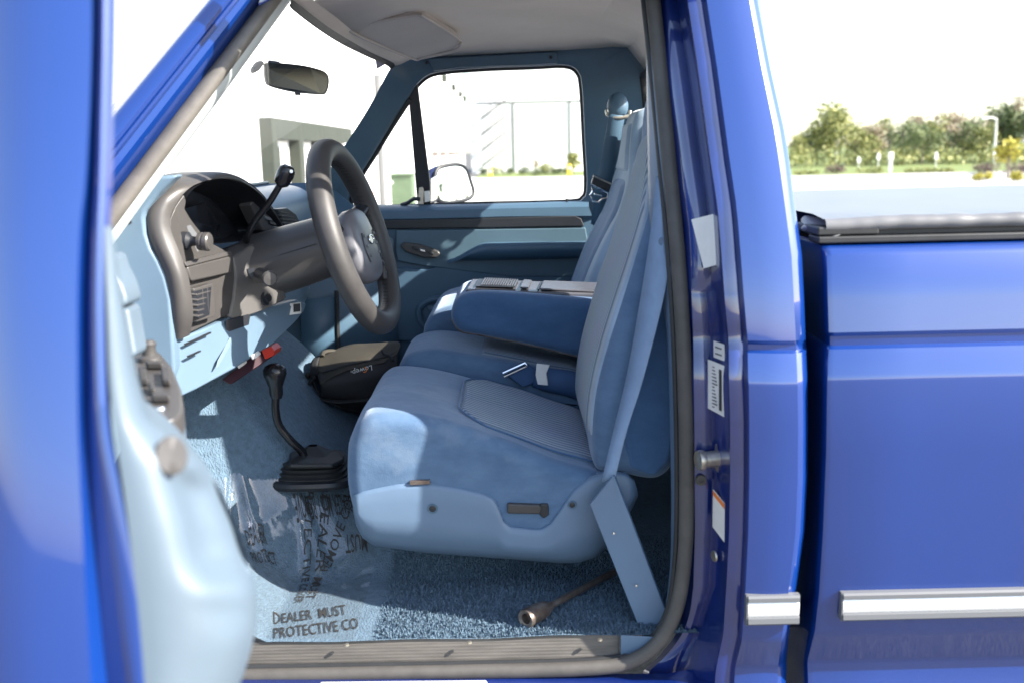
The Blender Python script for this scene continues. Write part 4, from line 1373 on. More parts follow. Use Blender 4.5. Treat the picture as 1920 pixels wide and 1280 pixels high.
# headlight knob
k0 = P(348, 452, .12)
ka = Vector((1, -.1, -.05)).normalized()
pslab('switch_plate', [(330, 424, .103), (358, 420, .15), (372, 440, .172), (374, 474, .172), (350, 480, .13), (334, 466, .105)], (-.01, 0, 0), M['strip_grey'], bez, bev=.003)
lathe('knob_shaft', k0, ka, [(-.01, .019), (.006, .018), (.012, .010), (.022, .009), (.03, .009)], M['dash_black'], bez, seg=16)
kn = lathe('headlight_knob', k0 + ka * .026, ka, [(0, .010), (.001, .017), (.008, .018), (.0085, .0165), (.013, .0165), (.0135, .0185), (.021, .0185), (.024, .016), (.025, .0)], M['dash_grey'], bez, seg=24)
tag(kn, 'round grey headlight knob')
# vent
vf = pslab('air_vent', [(364, 541, .094), (398, 531, .165), (403, 536, .17), (406, 590, .17), (402, 594, .165), (370, 604, .10), (366, 600, .098)], (-.016, -.002, 0), M['dash_grey'], bez, bev=.003)
pslab('vent_opening', [(369, 546, .094), (396, 538, .158), (398, 589, .158), (373, 597, .097)], (-.010, -.003, 0), M['dash_black'], vf, bev=0)
for k in range(5):
    y = 549 + k * 10
    pslab('vent_slat', [(369 + k * .7, y + 2, .093), (396, y - 6, .158), (396.5, y - 2.5, .158), (369.5 + k * .7, y + 5.5, .093)], (-.012, -.004, .002), M['dash_grey'], vf, bev=.0008)
for u in (.35, .7):
    pslab('vent_vane', [(369 + 27 * u, 546 - 8 * u, .094 + .064 * u), (371 + 27 * u, 545.5 - 8 * u, .097 + .064 * u), (374 + 25 * u, 596 - 8 * u, .1 + .06 * u), (372 + 25 * u, 597 - 8 * u, .097 + .06 * u)], (-.012, -.0035, 0), M['dash_grey'], vf, bev=0)

# instrument recess
cav = [(348, 374, .14), (347, 390, .145), (357, 409, .155), (370, 428, .17), (386, 449, .20), (402, 457, .23), (440, 454, .32), (480, 448, .41), (512, 442, .50), (531, 430, .575), (520, 411, .545), (505, 389, .485), (489, 368, .435), (468, 352, .385), (444, 341, .325), (420, 336, .265), (396, 339, .208), (366, 352, .15)]
cf = catmull([P(*p) for p in cav], 72, True)
cc = sum(cf, Vector()) / len(cf)
r1 = [cc + (v - cc) * .97 + Vector((-.03, .004, -.002)) for v in cf]
r2 = [cc + (v - cc) * .86 + Vector((-.10, .012, -.010)) for v in cf]
grid('instrument_recess', [cf, r1, r2], M['dash_black'], dash, cu=True, sharp=0)
r3 = [cc + (v - cc) * .88 + Vector((-.098, .012, -.010)) for v in cf]
mk('gauge_panel', r3, [tuple(range(72))], M['dash_black'], dash, smooth=False)
slab('gauge_lens', [cc + Vector((-.085, .012, -.008)) + (P(*p) - cc) * .8 for p in ((395, 385, .18), (430, 374, .28), (458, 365, .36), (490, 420, .47), (486, 446, .46), (440, 452, .33), (425, 445, .27))], (-.004, 0, 0), M['lens'], dash, bev=.004)
tube('gauge_rim', [cc + Vector((-.08, .012, -.008)) + (P(*p) - cc) * .8 for p in ((384, 388, .17), (400, 415, .20), (425, 445, .27), (440, 452, .31))], .004, M['dash_black'], dash, seg=8, n=16)
# tick marks on the near gauge
for i in range(9):
    y = 392 + i * 7
    a = cc + Vector((-.09, .0, -.006)) + (P(356 + i * 2.6, y, .155 + i * .006) - cc) * .9
    box('gauge_tick', a, (.001, .010, .0016), M['white_sign'], dash, bev=0)
# centre controls and vent right of the instruments
pslab('centre_bezel', [(478, 372, .46), (500, 385, .50), (528, 430, .60), (538, 445, .62), (515, 442, .56), (492, 432, .50), (470, 385, .45)], (-.03, 0, 0), M['dash_grey'], dash, bev=.004)
for k in range(3):
    pslab('control_button', [(496 + k * 8, 404 + k * 9, .505 + k * .02), (508 + k * 8, 408 + k * 9, .525 + k * .02), (512 + k * 8, 415 + k * 9, .53 + k * .02), (500 + k * 8, 412 + k * 9, .51 + k * .02)], (-.008, -.002, 0), M['dash_black'] if k % 2 else M['strip_grey'], dash, bev=.0015)
cv_ = pslab('air_vent', [(520, 392, .64), (540, 390, .68), (556, 402, .72), (563, 417, .72), (562, 424, .72), (532, 424, .66)], (-.02, 0, 0), M['dash_black'], dash, bev=.004)
for k in range(4):
    pslab('vent_slat', [(527 + k * 2, 397 + k * 7, .645), (552 + k * 2, 401 + k * 6, .71), (552 + k * 2, 403 + k * 6, .71), (527 + k * 2, 399 + k * 7, .645)], (-.012, 0, .002), M['dash_grey'], cv_, bev=.0006)
# defroster grille strip and wiper beyond
tube('dash_seam', [Vector((-.80, y, 1.505)) for y in (.62, .9, 1.2, 1.5)], .006, M['dash_black'], dash, seg=8)
wp = tube('wiper', [Vector((-1.02, .55, 1.49)), Vector((-1.0, .8, 1.508)), Vector((-.985, 1.05, 1.512)), Vector((-.97, 1.35, 1.50))], .010, M['dash_black'], T, seg=8, n=16)

# steering column cover on the dash
pslab('column_cover', [(436, 484, .27), (470, 462, .31), (520, 441, .42), (528, 452, .43), (518, 470, .36), (520, 500, .34), (530, 535, .345), (541, 561, .36), (500, 580, .33), (440, 603, .27), (428, 596, .262), (437, 560, .27), (441, 520, .272)], (-.05, 0, 0), M['dash_grey'], dash, bev=.006)
pslab('key_slot', [(474, 504, .305), (496, 497, .318), (500, 506, .32), (499, 518, .318), (480, 520, .305)], (-.012, -.003, 0), M['dash_black'], dash, bev=0)
# lower pale panel
lower = [(326, 638, .085), (380, 618, .16), (432, 597, .26), (500, 577, .35), (560, 562, .45), (577, 568, .47), (572, 585, .46), (548, 606, .44), (510, 647, .38), (440, 692, .25), (370, 730, .15), (338, 745, .10), (328, 700, .082)]
low = pslab('knee_panel', lower, (-.03, 0, 0), M['plastic_pale'], dash, bev=.006)
pslab('knee_slot', [(349, 644, .098), (396, 622, .175), (396, 625, .175), (351, 647, .1)], (-.004, -.003, 0), M['dash_black'], low, bev=0)
pslab('knee_slot', [(355, 666, .098), (377, 656, .14), (377, 659, .14), (356, 669, .1)], (-.004, -.003, 0), M['dash_black'], low, bev=0)
pslab('knee_cutout', [(430, 600, .245), (470, 588, .30), (466, 612, .295), (446, 624, .262), (430, 622, .245)], (-.006, -.004, 0), M['dash_black'], low, bev=0)
pslab('knee_ridge', [(436, 630, .24), (431, 650, .228), (408, 690, .185), (412, 675, .195)], (-.004, -.006, 0), M['plastic_pale'], low, bev=.002)
pslab('knee_recess', [(480, 596, .33), (510, 580, .37), (512, 600, .37), (484, 622, .33)], (-.006, -.004, 0), M['plastic_blue'], low, bev=.004)
pslab('hood_release', [(550, 568, .43), (565, 566, .43), (566, 588, .43), (550, 590, .43)], (-.012, -.01, 0), M['paper'], low, bev=.002)
pslab('hood_release_hole', [(554, 570, .42), (563, 569, .42), (563, 584, .42), (554, 585, .42)], (-.004, -.003, 0), M['dash_black'], low, bev=0)
# tilt lever on the cover, ignition tumbler below
tl0 = P(488, 512, .30)
tube('tilt_lever', [tl0, P(498, 517, .25), P(505, 522, .21)], [.013, .012, .011], M['dash_grey'], dash, seg=14)
lathe('lever_tip', P(503, 521, .215), P(505, 522, .2) - P(498, 517, .25), [(0, .012), (.003, .0165), (.02, .0165), (.024, .013), (.025, 0)], M['leather'], dash, seg=18)
lathe('ignition_lock', P(497, 558, .325), (1, -.5, 0), [(0, .018), (.006, .017), (.0061, .01), (.012, .009), (.013, 0)], M['dash_black'], dash, seg=18)

# far kick panel and centre of the dash below
mk('kick_panel', [P(560, 562, 1.5), P(630, 556, 1.55), P(634, 700, 1.55), P(570, 690, 1.5)], [(0, 1, 2, 3)], M['plastic_teal'], T, solid=.01)
tube('door_gap', [P(631, 545, 1.545), P(633, 620, 1.545), P(636, 680, 1.545)], .008, M['rubber'], T, seg=8)
pslab('door_speaker_panel', [(640, 562, 1.585), (668, 560, 1.585), (690, 575, 1.585), (690, 598, 1.585), (645, 600, 1.585)], (0, .01, 0), M['plastic_teal'], pd, bev=.006)
mk('centre_stack', [(-.72, .66, 1.14), (-.72, 1.05, 1.14), (-.66, 1.05, 1.40), (-.66, .66, 1.40)], [(0, 1, 2, 3)], M['dash_grey'], T, solid=.03)

# brake controller under the dash
bc = pslab('brake_controller', [(414, 712, .27), (432, 722, .27), (512, 668, .40), (513, 658, .40), (498, 649, .40)], (0, .05, .0), M['maroon'], T, bev=.004)
tag(bc, 'dark maroon brake controller box under the dash')
pslab('controller_end', [(489, 655, .375), (508, 649, .40), (515, 658, .40), (514, 666, .40), (497, 674, .375)], (.004, .05, 0), M['red'], bc, bev=.002)
for a, b in ((444, 683), (470, 667)):
    pslab('controller_clip', [(a, b, .30), (a + 12, b - 8, .32), (a + 15, b, .32), (a + 3, b + 8, .30)], (0, .02, 0), M['paper'], bc, bev=.001)

# ---- steering wheel
wc = P(668, 445, .365)
tilt = R(16)
yawr = Matrix.Rotation(R(-5), 3, 'Z')
wn = yawr @ Vector((cos(tilt), 0, sin(tilt)))
wu = yawr @ Vector((-sin(tilt), 0, cos(tilt)))
wy = yawr @ Vector((0, 1, 0))
RW = .198


def wpt(ang, r, h):
    return wc + wy * (r * cos(ang)) + wu * (r * sin(ang)) + wn * h


rim = tube('steering_wheel', [wpt(2 * pi * i / 72, RW, 0) for i in range(72)], 0.0262, M['leather'], T, seg=18, closed=True)
tag(rim, 'grey leather wrapped steering wheel')
# inner stitching of the rim cover
for i in range(84):
    an = 2 * pi * i / 84
    tube('stitch', [wpt(an - .018, RW - .0252, .006), wpt(an + .018, RW - .0252, -.006)], .0014, M['dash_black'], rim, seg=4)
hubp = []
for h, r in ((-.045, .05), (-.03, .075), (-.005, .088), (.012, .088), (.020, .080), (.026, .06), (.029, .03), (.030, 0.001)):
    hubp.append((h, r))
verts, faces = [], []
sg = 40
for h, r in hubp:
    for s in range(sg):
        a = 2 * pi * s / sg
        ca, sa = cos(a), sin(a)
        sq = lambda v: math.copysign(abs(v) ** .65, v)
        verts.append(wc + wy * (r * sq(ca) * 1.05) + wu * (r * sq(sa) * .95 - .022) + wn * h)
for i in range(len(hubp) - 1):
    for s in range(sg):
        s2 = (s + 1) % sg
        faces.append((i * sg + s, i * sg + s2, (i + 1) * sg + s2, (i + 1) * sg + s))
faces.append(tuple(range((len(hubp) - 1) * sg, len(hubp) * sg)))
M['hub'] = vary(principled('grey_airbag_cover', (0.125, 0.125, 0.138), 0.36), 10, 0.08)
hub = mk('airbag_pad', verts, faces, M['hub'], rim, sharp=50)
for a in (-35, 215, 20, 160):
    an = R(a)
    tube('spoke', [wpt(an, .06, -.02), wpt(an, .12, -.022), wpt(an, RW - .01, -.004)], [.028, .022, .017], M['dash_black'], rim, seg=12, n=10, flat=.55)
em = [wpt(2 * pi * i / 32, 1, 0) for i in range(32)]
mk('emblem', [wc + wy * (.020 * cos(2 * pi * i / 32)) + wu * (.010 * sin(2 * pi * i / 32) - .014) + wn * .0312 for i in range(32)], [tuple(range(32))], M['paint_dark'], hub, smooth=False)
tube('emblem_ring', [wc + wy * (.020 * cos(2 * pi * i / 32)) + wu * (.010 * sin(2 * pi * i / 32) - .014) + wn * .0315 for i in range(32)], .0012, M['chrome'], hub, seg=6, closed=True)
for sy_ in (-1, 1):
    tube('horn_switch', [wc + wy * (sy_ * .055) + wu * .005 + wn * .0285, wc + wy * (sy_ * .062) + wu * -.03 + wn * .027, wc + wy * (sy_ * .055) + wu * -.06 + wn * .0275], .0018, M['dash_black'], hub, seg=8, n=10)
    for k in (0, 1, 2):
        lathe('cruise_button', wc + wy * (sy_ * (.045 - .002 * k)) + wu * (-.003 - .022 * k) + wn * .029, wn, [(0, .004), (.002, .0035), (.0022, 0)], M['strip_grey'], hub, seg=8)
# lower spoke cover with a bright edge
tube('spoke_trim', [wpt(R(-50), .075, .012), wpt(R(-42), .10, .014), wpt(R(-38), .13, .012), wpt(R(-48), .15, .008)], .006, M['leather'], rim, seg=8, n=16)
# column shroud
shr = lathe('column_shroud', wc, -wn, [(.035, .05), (.045, .066), (.08, .072), (.16, .076), (.24, .078), (.245, .070), (.30, .068), (.34, .06)], M['dash_grey'], T, seg=32, sy=.95)
tag(shr, 'grey steering column shroud')
grv = wc - wn * .14
tube('shroud_seam', [grv + wn * (.07 - .14 * i / 8) + (-wy * cos(R(10)) + wu * sin(R(10))) * (.0735 + .002 * i / 8) for i in range(9)], .0012, M['dash_black'], shr, seg=6)
# column gear lever
gl_ = tube('gear_lever', [P(462, 452, .33), P(466, 438, .31), P(480, 412, .29), P(505, 380, .27), P(522, 352, .26), P(528, 342, .26)], .0072, M['knob'], T, seg=12, n=30)
lathe('lever_knob', P(525, 349, .26), P(543, 310, .25) - P(525, 349, .26), [(0, .008), (.006, .015), (.014, .0175), (.03, .0185), (.04, .017), (.046, .012), (.048, 0)], M['knob'], gl_, seg=20)
lathe('lever_button', P(546, 322, .235), (.4, -1, .2), [(0, .004), (.002, .0035)], M['strip_white'], gl_, seg=8)

# ---- inside mirror
mr = [(497, 127), (502, 118), (560, 122), (600, 131), (614, 140), (617, 155), (612, 174), (600, 178), (550, 173), (510, 163), (499, 153)]
mp3 = catmull([P(a, b, .74 + (a - 497) * .0011) for a, b in mr], 40, True)
mcc = sum(mp3, Vector()) / len(mp3)
ax = Vector((-.5, .85, .05)).normalized()
mback = [[mcc + (v - mcc) * .93 for v in mp3], mp3, [v + ax * .012 for v in mp3], [mcc + (v - mcc) * .7 + ax * .03 for v in mp3], [mcc + (v - mcc) * .1 + ax * .034 for v in mp3]]
rv = grid('rear_view_mirror', mback, M['dash_black'], T, cu=True, sharp=40)
mk('mirror_glass', [mcc + (v - mcc) * .945 - ax * .001 for v in mp3], [tuple(range(40))], M['mirror_dim'], rv, smooth=False)
tube('mirror_arm', [mcc + ax * .03, P(520, 120, .83), P(505, 118, .84)], .007, M['dash_black'], rv, seg=8)
pslab('mirror_mount', [(474, 130, .84), (483, 116, .84), (493, 113, .84), (497, 120, .84), (488, 132, .84), (476, 139, .84)], (-.012, .012, 0), M['dash_black'], rv, bev=.004)
pslab('mirror_tab', [(552, 172, .80), (562, 173, .80), (564, 179, .80), (553, 179, .80)], (0, .006, 0), M['dash_black'], rv, bev=.001)

# ---- floor shift lever with boot
bt_c = floor_hit(586, 905)
yb = bt_c.y + .0
top_p = Vector((P(517, 735, yb - .02).x, yb - .02, P(517, 735, yb - .02).z))
fl = tube('transfer_lever', [top_p, P(517, 770, yb - .02), P(524, 798, yb - .015), P(545, 825, yb - .01), P(566, 846, yb), P(572, 862, yb)], .0095, M['knob'], T, seg=12, n=30)
lathe('lever_knob', P(518, 738, yb - .02), (0, 0, 1), [(-.01, .012), (.0, .0155), (.018, .016), (.022, .018), (.034, .022), (.046, .0265), (.058, .0265), (.066, .022), (.071, .012), (.072, 0)], M['knob'], fl, seg=24)
boot = []
for i, (s, h) in enumerate(((1.0, 0.0), (1.0, .016), (.90, .020), (.93, .030), (.84, .034), (.87, .044), (.78, .048), (.80, .058), (.55, .064), (.3, .085), (.12, .10))):
    q = []
    for k in range(40):
        a = 2 * pi * k / 40
        ca, sa = cos(a), sin(a)
        e = .55
        q.append(bt_c + Vector((math.copysign(abs(ca) ** e, ca) * .088 * s, .03 + math.copysign(abs(sa) ** e, sa) * .08 * s, h * .72 + .012)))
    boot.append(q)
bo = grid('lever_boot', boot, M['rubber'], T, cu=True, sharp=50)
fr_ = boot[0]
tube('boot_frame', [bt_c + (v - bt_c) * 1.06 - Vector((0, 0, .004)) for v in fr_], .012, M['dash_black'], bo, seg=8, closed=True)
slab('boot_plate', [bt_c + Vector(v) for v in ((-.04, -.06, .055), (.06, -.05, .05), (.08, .0, .048), (.06, .05, .048), (-.03, .05, .062), (-.05, 0, .066))], (0, 0, .012), M['rubber'], bo, bev=.006)

# pedals, partly in view under the dash
for a, b, Y in ((455, 650, .55), (500, 655, .75)):
    p = P(a, b, Y)
    pe = tube('pedal_arm', [p + Vector((-.03, 0, .15)), p + Vector((0, 0, .02)), p], .007, M['dash_black'], T, seg=8)
    box('pedal_pad', p, (.02, .07, .06), M['rubber'], pe, bev=.004)

# ================================================================== OPEN DRIVER'S DOOR
DR = [  # py, outer corner, step in, step out, inner corner
    (-60, -71, 172, 186, 204), (60, -69, 172, 186, 203), (200, -69, 168, 183, 200), (340, -71, 160, 180, 196), (430, -75, 150, 176, 193), (560, -77, 145, 172, 192), (700, -79, 145, 172, 196), (800, -79, 146, 174, 203), (900, -79, 150, 184, 222), (1000, -79, 155, 196, 240), (1100, -79, 160, 210, 254), (1200, -79, 166, 222, 264), (1300, -79, 172, 236, 272), (1420, -79, 180, 250, 282)]
DDIR = Vector((.45, -.89, 0)).normalized()
DV = Vector((-.89, -.45, 0)).normalized()
rows = []
for y, a, b, c, d in DR:
    p0, p1, p2, p3 = PD(a, y, .815), PD(b, y, .795), PD(c, y, .805), PD(d, y, .80)
    m = PD(a + (b - a) * .25, y, .795), PD(a + (b - a) * .6, y, .79)
    rows.append([p0 - DDIR * 1.1 + DV * .012, p0 - DDIR * .4 + DV * .014, p0 - DDIR * .06 + DV * .010, p0 - DDIR * .02 + DV * .004, p0, m[0], m[1], p1, PD((b + c) / 2, y, .812), p2, PD((c + d) / 2, y, .798), p3, p3 - DDIR * .02])
door = grid('driver_door', rows, M['paint'], T, nv=50, sharp=60)
tag(door, 'open blue driver door seen on its rear edge')
tube('door_seal', [PD((c + d) / 2 + 6, y, .806) for y, a, b, c, d in DR], .007, M['paint_dark'], door, seg=8, n=50)
# inner trim
TRM = [(425, 196, 212), (500, 197, 221), (560, 199, 229), (620, 201, 240), (680, 203, 252), (740, 207, 268), (785, 212, 288), (812, 216, 322), (836, 219, 352), (870, 225, 385), (920, 232, 414), (980, 240, 441), (1040, 247, 462), (1100, 253, 477), (1150, 258, 481), (1200, 263, 475), (1260, 268, 458), (1330, 274, 432), (1420, 280, 400)]
rows = []
for y, a, b in TRM:
    q = []
    for i in range(15):
        t = i / 14
        px = a + (b - a) * sin(t * pi / 2)
        dd = .80 + .11 * (1 - cos(t * pi / 2)) * min(1, (b - a) / 120)
        sc = 0
        if 860 < y < 1075:      # scooped grip above the pocket
            sc = .035 * sstep(.25, .5, t) * sstep(860, 930, y) * (1 - sstep(1040, 1075, y)) * (1 - sstep(.85, 1, t))
        if 1085 < y < 1165:
            sc = .006 * sstep(.3, .6, t)
        q.append(PD(px, y, dd + sc))
    e = q[-1]
    q.append(e - DDIR * .12 + DV * .002)
    q.append(e - DDIR * .35 + DV * .03)
    q.append(e - DDIR * .75 + DV * (.035 if b - a > 60 else .01))
    rows.append(q)
dtrim = grid('door_trim_panel', rows, M['plastic_door'], door, nv=110, sharp=0)
lathe('trim_cup_shade', PD(322, 853, .8185), Vector((.42, -.80, .30)), [(-.004, .0125), (.0, .013), (.0008, .012), (.0004, .0)], M['dash_grey'], door, seg=24, sy=1.25)  # flat dark disc painting the shade of a recess in the trim
# window switch pod
pod = [(247, 664), (262, 655), (300, 659), (322, 685), (340, 727), (345, 760), (341, 775), (328, 782), (283, 792), (262, 745), (250, 700)]
ZP = 1.29
podo = slab('switch_pod', [PZ(a, b, ZP) for a, b in pod], (0, 0, -.03), M['dash_grey'], door, bev=.005, bseg=3)
slab('pod_base', [PZ(a, b + 3, ZP - .03) for a, b in pod], (-.0, .0, -.07), M['plastic_door'], door, bev=.006)
lathe('mirror_knob', PZ(281, 676, ZP), (0, 0, 1), [(0, .018), (.006, .017), (.010, .011), (.020, .010), (.026, .012), (.031, .008), (.032, 0)], M['dash_grey'], podo, seg=18)
for a, b, wd, hg in ((268, 712, 16, 22), (310, 712, 16, 24), (288, 690, 30, 5), (300, 752, 34, 6), (284, 735, 12, 12)):
    slab('window_switch', [PZ(a - wd / 2, b - hg / 2, ZP + .001), PZ(a + wd / 2, b - hg / 2, ZP + .001), PZ(a + wd / 2 + 3, b + hg / 2, ZP + .001), PZ(a - wd / 2 + 3, b + hg / 2, ZP + .001)], (0, 0, .010), M['leather'], podo, bev=.003)
lathe('pod_screw', PZ(300, 766, ZP), (0, 0, 1), [(0, .007), (.003, .006), (.0035, 0)], M['chrome'], podo, seg=12)
# pull handle
slab('pull_handle', [PD(a, b, 1.34) for a, b in ((188, 478), (208, 481), (214, 505), (228, 532), (236, 556), (238, 575), (192, 580))], (.0, .06, 0), M['plastic_door'], door, bev=.008, bseg=3)
slab('handle_escutcheon', [PD(a, b, 1.33) for a, b in ((190, 548), (212, 550), (216, 566), (210, 574), (190, 576))], (.0, .02, 0), M['dash_grey'], door, bev=.004)
slab('upper_trim', [PD(a, b, 1.36) for a, b in ((190, 580), (240, 576), (256, 668), (205, 690))], (.0, .05, 0), M['plastic_door'], door, bev=.008)

# ================================================================== LOOSE THINGS IN THE CAB
# lug wrench on the carpet
w0, w1 = floor_hit(1003, 1166), floor_hit(1160, 1078)
w0.z += .018
w1.z += .014
wd = (w1 - w0).normalized()
wr = root('lug_wrench', (w0.x, w0.y, ZF), 'rusty black lug wrench lying on the carpet by the sill', 'wrench')
lathe('socket', w0, wd, [(-.012, .0), (-.012, .010), (-.028, .011), (-.030, .0185), (-.024, .0195), (.0, .019), (.02, .0185), (.035, .015), (.05, .0085)], M['rust'], wr, seg=18)
tube('shaft', [w0 + wd * .03, w0.lerp(w1, .5), w1], .0072, M['rust'], wr, seg=12)

# camera bag on the tunnel
bc0 = P(665, 700, .92)
bag = root('camera_bag', (bc0.x, .95, zfloor(bc0.x, .95)), 'taupe and black camera bag lying on the cab floor beside the seat', 'bag')
bprof_n = [(584, 690, .84), (604, 662, .86), (660, 650, .88), (722, 641, .90), (750, 645, .92), (754, 668, .90), (744, 690, .86), (706, 705, .82), (650, 716, .79), (604, 728, .77), (588, 718, .79)]
top = [P(*p) for p in bprof_n]
fr0 = [(600, 728, .765), (604, 706, .79), (650, 690, .80), (712, 676, .83), (726, 671, .84)]
lid_r = [[P(598, 700, .785), P(650, 686, .80), P(706, 675, .825), P(745, 664, .85)], [P(594, 690, .81), P(652, 675, .825), P(708, 664, .85), P(750, 653, .88)], [P(600, 668, .87), P(655, 655, .89), P(715, 645, .91), P(748, 643, .92)], [P(612, 664, .97), P(660, 653, .99), P(715, 644, 1.0), P(745, 643, 1.0)], [P(612, 700, 1.05), P(660, 690, 1.05), P(715, 680, 1.05), P(745, 680, 1.05)]]
grid('bag_lid', lid_r, M['bag_tan'], bag, nu=34, nv=34, solid=.004, sharp=0, wob=.010)
face_r = [[P(598, 701, .786), P(650, 687, .80), P(706, 676, .825), P(745, 665, .85)], [P(597, 712, .770), P(650, 700, .785), P(706, 688, .81), P(748, 676, .84)], [P(600, 728, .765), P(652, 718, .775), P(706, 706, .80), P(748, 694, .83)], [P(600, 742, .79), P(655, 748, .79), P(706, 742, .81), P(745, 720, .84)], [P(612, 752, .85), P(660, 760, .85), P(706, 756, .85), P(745, 735, .87)]]
bf = grid('bag_front', face_r, M['bag_black'], bag, nu=30, nv=26, solid=.004, sharp=0, wob=.009)
grid('bag_side', [[P(598, 700, .785), P(594, 690, .81), P(600, 668, .87), P(612, 664, .97)], [P(588, 712, .80), P(582, 696, .82), P(586, 678, .88), P(606, 672, .98)], [P(600, 742, .79), P(590, 735, .84), P(590, 730, .9), P(610, 730, .98)]], M['bag_black'], bag, nu=12, nv=10, solid=.004)
tanp = [P(602, 722, .7625), P(603, 702, .783), P(652, 687, .796), P(708, 676, .82), P(730, 671, .832), P(720, 680, .818), P(690, 686, .803), P(652, 694, .784), P(625, 706, .772)]
slab('bag_panel', tanp, (-.001, -.003, .001), M['bag_tan'], bag, bev=.001)
tube('bag_zip', [P(604, 697, .783), P(655, 683, .803), P(712, 671, .832), P(744, 660, .86)], .003, M['bag_black'], bag, seg=6, n=20)
tube('zip_pull', [P(716, 656, .86), P(722, 664, .845), P(732, 668, .84), P(736, 676, .83)], .004, M['bag_black'], bag, seg=8, n=12)
tube('bag_strap', [P(590, 706, .79), P(580, 722, .80), P(592, 742, .80), P(630, 752, .79), P(690, 748, .80)], .008, M['bag_black'], bag, seg=8, n=24, flat=.5)
tube('bag_handle', [P(604, 668, .86), P(608, 660, .88), P(624, 658, .90), P(632, 662, .90)], .006, M['bag_tan'], bag, seg=8, n=14)
tube('side_strap', [P(578, 700, .82), P(574, 716, .83), P(582, 736, .82), P(586, 752, .82)], .007, M['bag_tan'], bag, seg=8, n=14)
bx_c = P(665, 740, .93)
box('bag_base', (bx_c.x + .02, .95, bx_c.z), (.22, .2, .07), M['bag_black'], bag, bev=.02, bseg=3)
print_on('bag_lettering', 'Lowepro', .021, P(672, 694, .785), P(660, 697, .785) - P(690, 689, .785), P(672, 700, .785) - P(671, 690, .785), M['paper'], bag, lift=-.003)
sc0 = P(684, 692, .792)
tube('bag_mark', [P(681, 697, .784), P(686, 696, .785), P(687, 690, .787), P(683, 688, .787)], .0014, M['orange'], bag, seg=6, n=12)

# ---- clear protective sheet on the carpet
def film(name):
    m = bpy.data.materials.new(name)
    m.use_nodes = True
    t = m.node_tree
    for n in list(t.nodes):
        t.nodes.remove(n)
    o = t.nodes.new('ShaderNodeOutputMaterial')
    tr = t.nodes.new('ShaderNodeBsdfTransparent')
    tr.inputs[0].default_value = (.97, .98, .98, 1)
    df = t.nodes.new('ShaderNodeBsdfDiffuse')
    df.inputs[0].default_value = (.75, .78, .8, 1)
    gl = t.nodes.new('ShaderNodeBsdfGlossy')
    gl.inputs['Roughness'].default_value = 0.06
    m1 = t.nodes.new('ShaderNodeMixShader')
    m1.inputs[0].default_value = .03
    m2 = t.nodes.new('ShaderNodeMixShader')
    t.links.new(tr.outputs[0], m1.inputs[1])
    t.links.new(df.outputs[0], m1.inputs[2])
    t.links.new(facing_mix(t, .075, .7), m2.inputs[0])
    t.links.new(m1.outputs[0], m2.inputs[1])
    t.links.new(gl.outputs[0], m2.inputs[2])
    t.links.new(m2.outputs[0], o.inputs[0])
    return m


M['film'] = film('clear_plastic_film')
FLC = [(905, 380, 655), (940, 385, 668), (985, 400, 690), (1030, 420, 702), (1070, 440, 700), (1110, 450, 690), (1150, 460, 678), (1185, 465, 668), (1199, 470, 664)]


def film_z(x, y):
    r = 0
    k = sstep(.14, .34, y)
    for ang, fq, am in ((.9, 4.5, .016), (-.5, 6, .009), (1.9, 3, .014)):
        u = x * cos(ang) + y * sin(ang)
        v = noise.noise(Vector((u * fq, x * 2.5 + y + ang, 4)))
        if abs(v) < .12:
            r += am * (1 - abs(v) / .12) ** 2
    return zfloor(x, y) + .0016 + min(r * k, .013) + .0004 * noise.noise(Vector((x * 9, y * 9, 1)))


def film_pt(px, py):
    p = floor_hit(px, py)
    p.z = film_z(p.x, p.y)
    return p


sheet = root('plastic_sheet', PZ(560, 1100, ZF), 'clear wrinkled plastic floor cover with printed warning on the carpet', 'plastic cover')
rows = []
ns = 70
for i in range(ns):
    py = 903 + (1199 - 903) * i / (ns - 1)
    xl = interp(FLC, max(py, 905), 1)
    xr = interp(FLC, max(py, 905), 2)
    rows.append([film_pt(xl + (xr - xl) * j / 79, py) for j in range(80)])
grid('film', rows, M['film'], sheet, sharp=0)


def on_floor(q):
    return Vector((q.x, q.y, film_z(q.x, q.y) + .0008))


def lettering(body, cx, cy, ex, ey, along, tall, ang=90):
    """one printed line pair: centre and end of its first half in view, letter pitch and height in metres"""
    v, f = text_mesh(body, 1.0, .006)
    x0, x1 = min(p.x for p in v), max(p.x for p in v)
    y0, y1 = min(p.y for p in v), max(p.y for p in v)
    o0, o1 = floor_hit(cx, cy), floor_hit(ex, ey)
    ux = o1 - o0
    ux.z = 0
    ux.normalize()
    uy = Vector((-ux.y, ux.x, 0))
    pts = []
    for p in v:
        q = o0 + ux * ((p.x - (x0 + x1) / 2) / (x1 - x0) * along) + uy * ((p.y - (y0 + y1) / 2) / (y1 - y0) * tall)
        pts.append(on_floor(q))
    return mk('warning_lettering', pts, f, M['ink'], sheet, smooth=False, recalc=False)


lettering('DEALER  MUST\nPROTECTIVE CO', 592, 1166, 640, 1159, .168, .115)
lettering('DEALER MUST', 600, 1068, 588, 1110, .24, .020)
lettering('PROTECTIVE COVER', 575, 1072, 560, 1130, .27, .018)
lettering('DEALER MUST REMOVE\nPROTECTIVE COVER', 602, 921, 560, 926, .135, .085)
lettering('DEALER\nPROTECT', 490, 1032, 515, 1032, .055, .06)
lettering('REMOVE COVER', 640, 985, 648, 962, .20, .020)
lettering('MUST', 668, 1022, 650, 1025, .05, .035)

# ================================================================== BACKGROUND
def hor(px):
    return 284 - .0227 * (px - 960)


def gx(px, d):
    return (px - 960) / FPX * d * 1.0 + .0


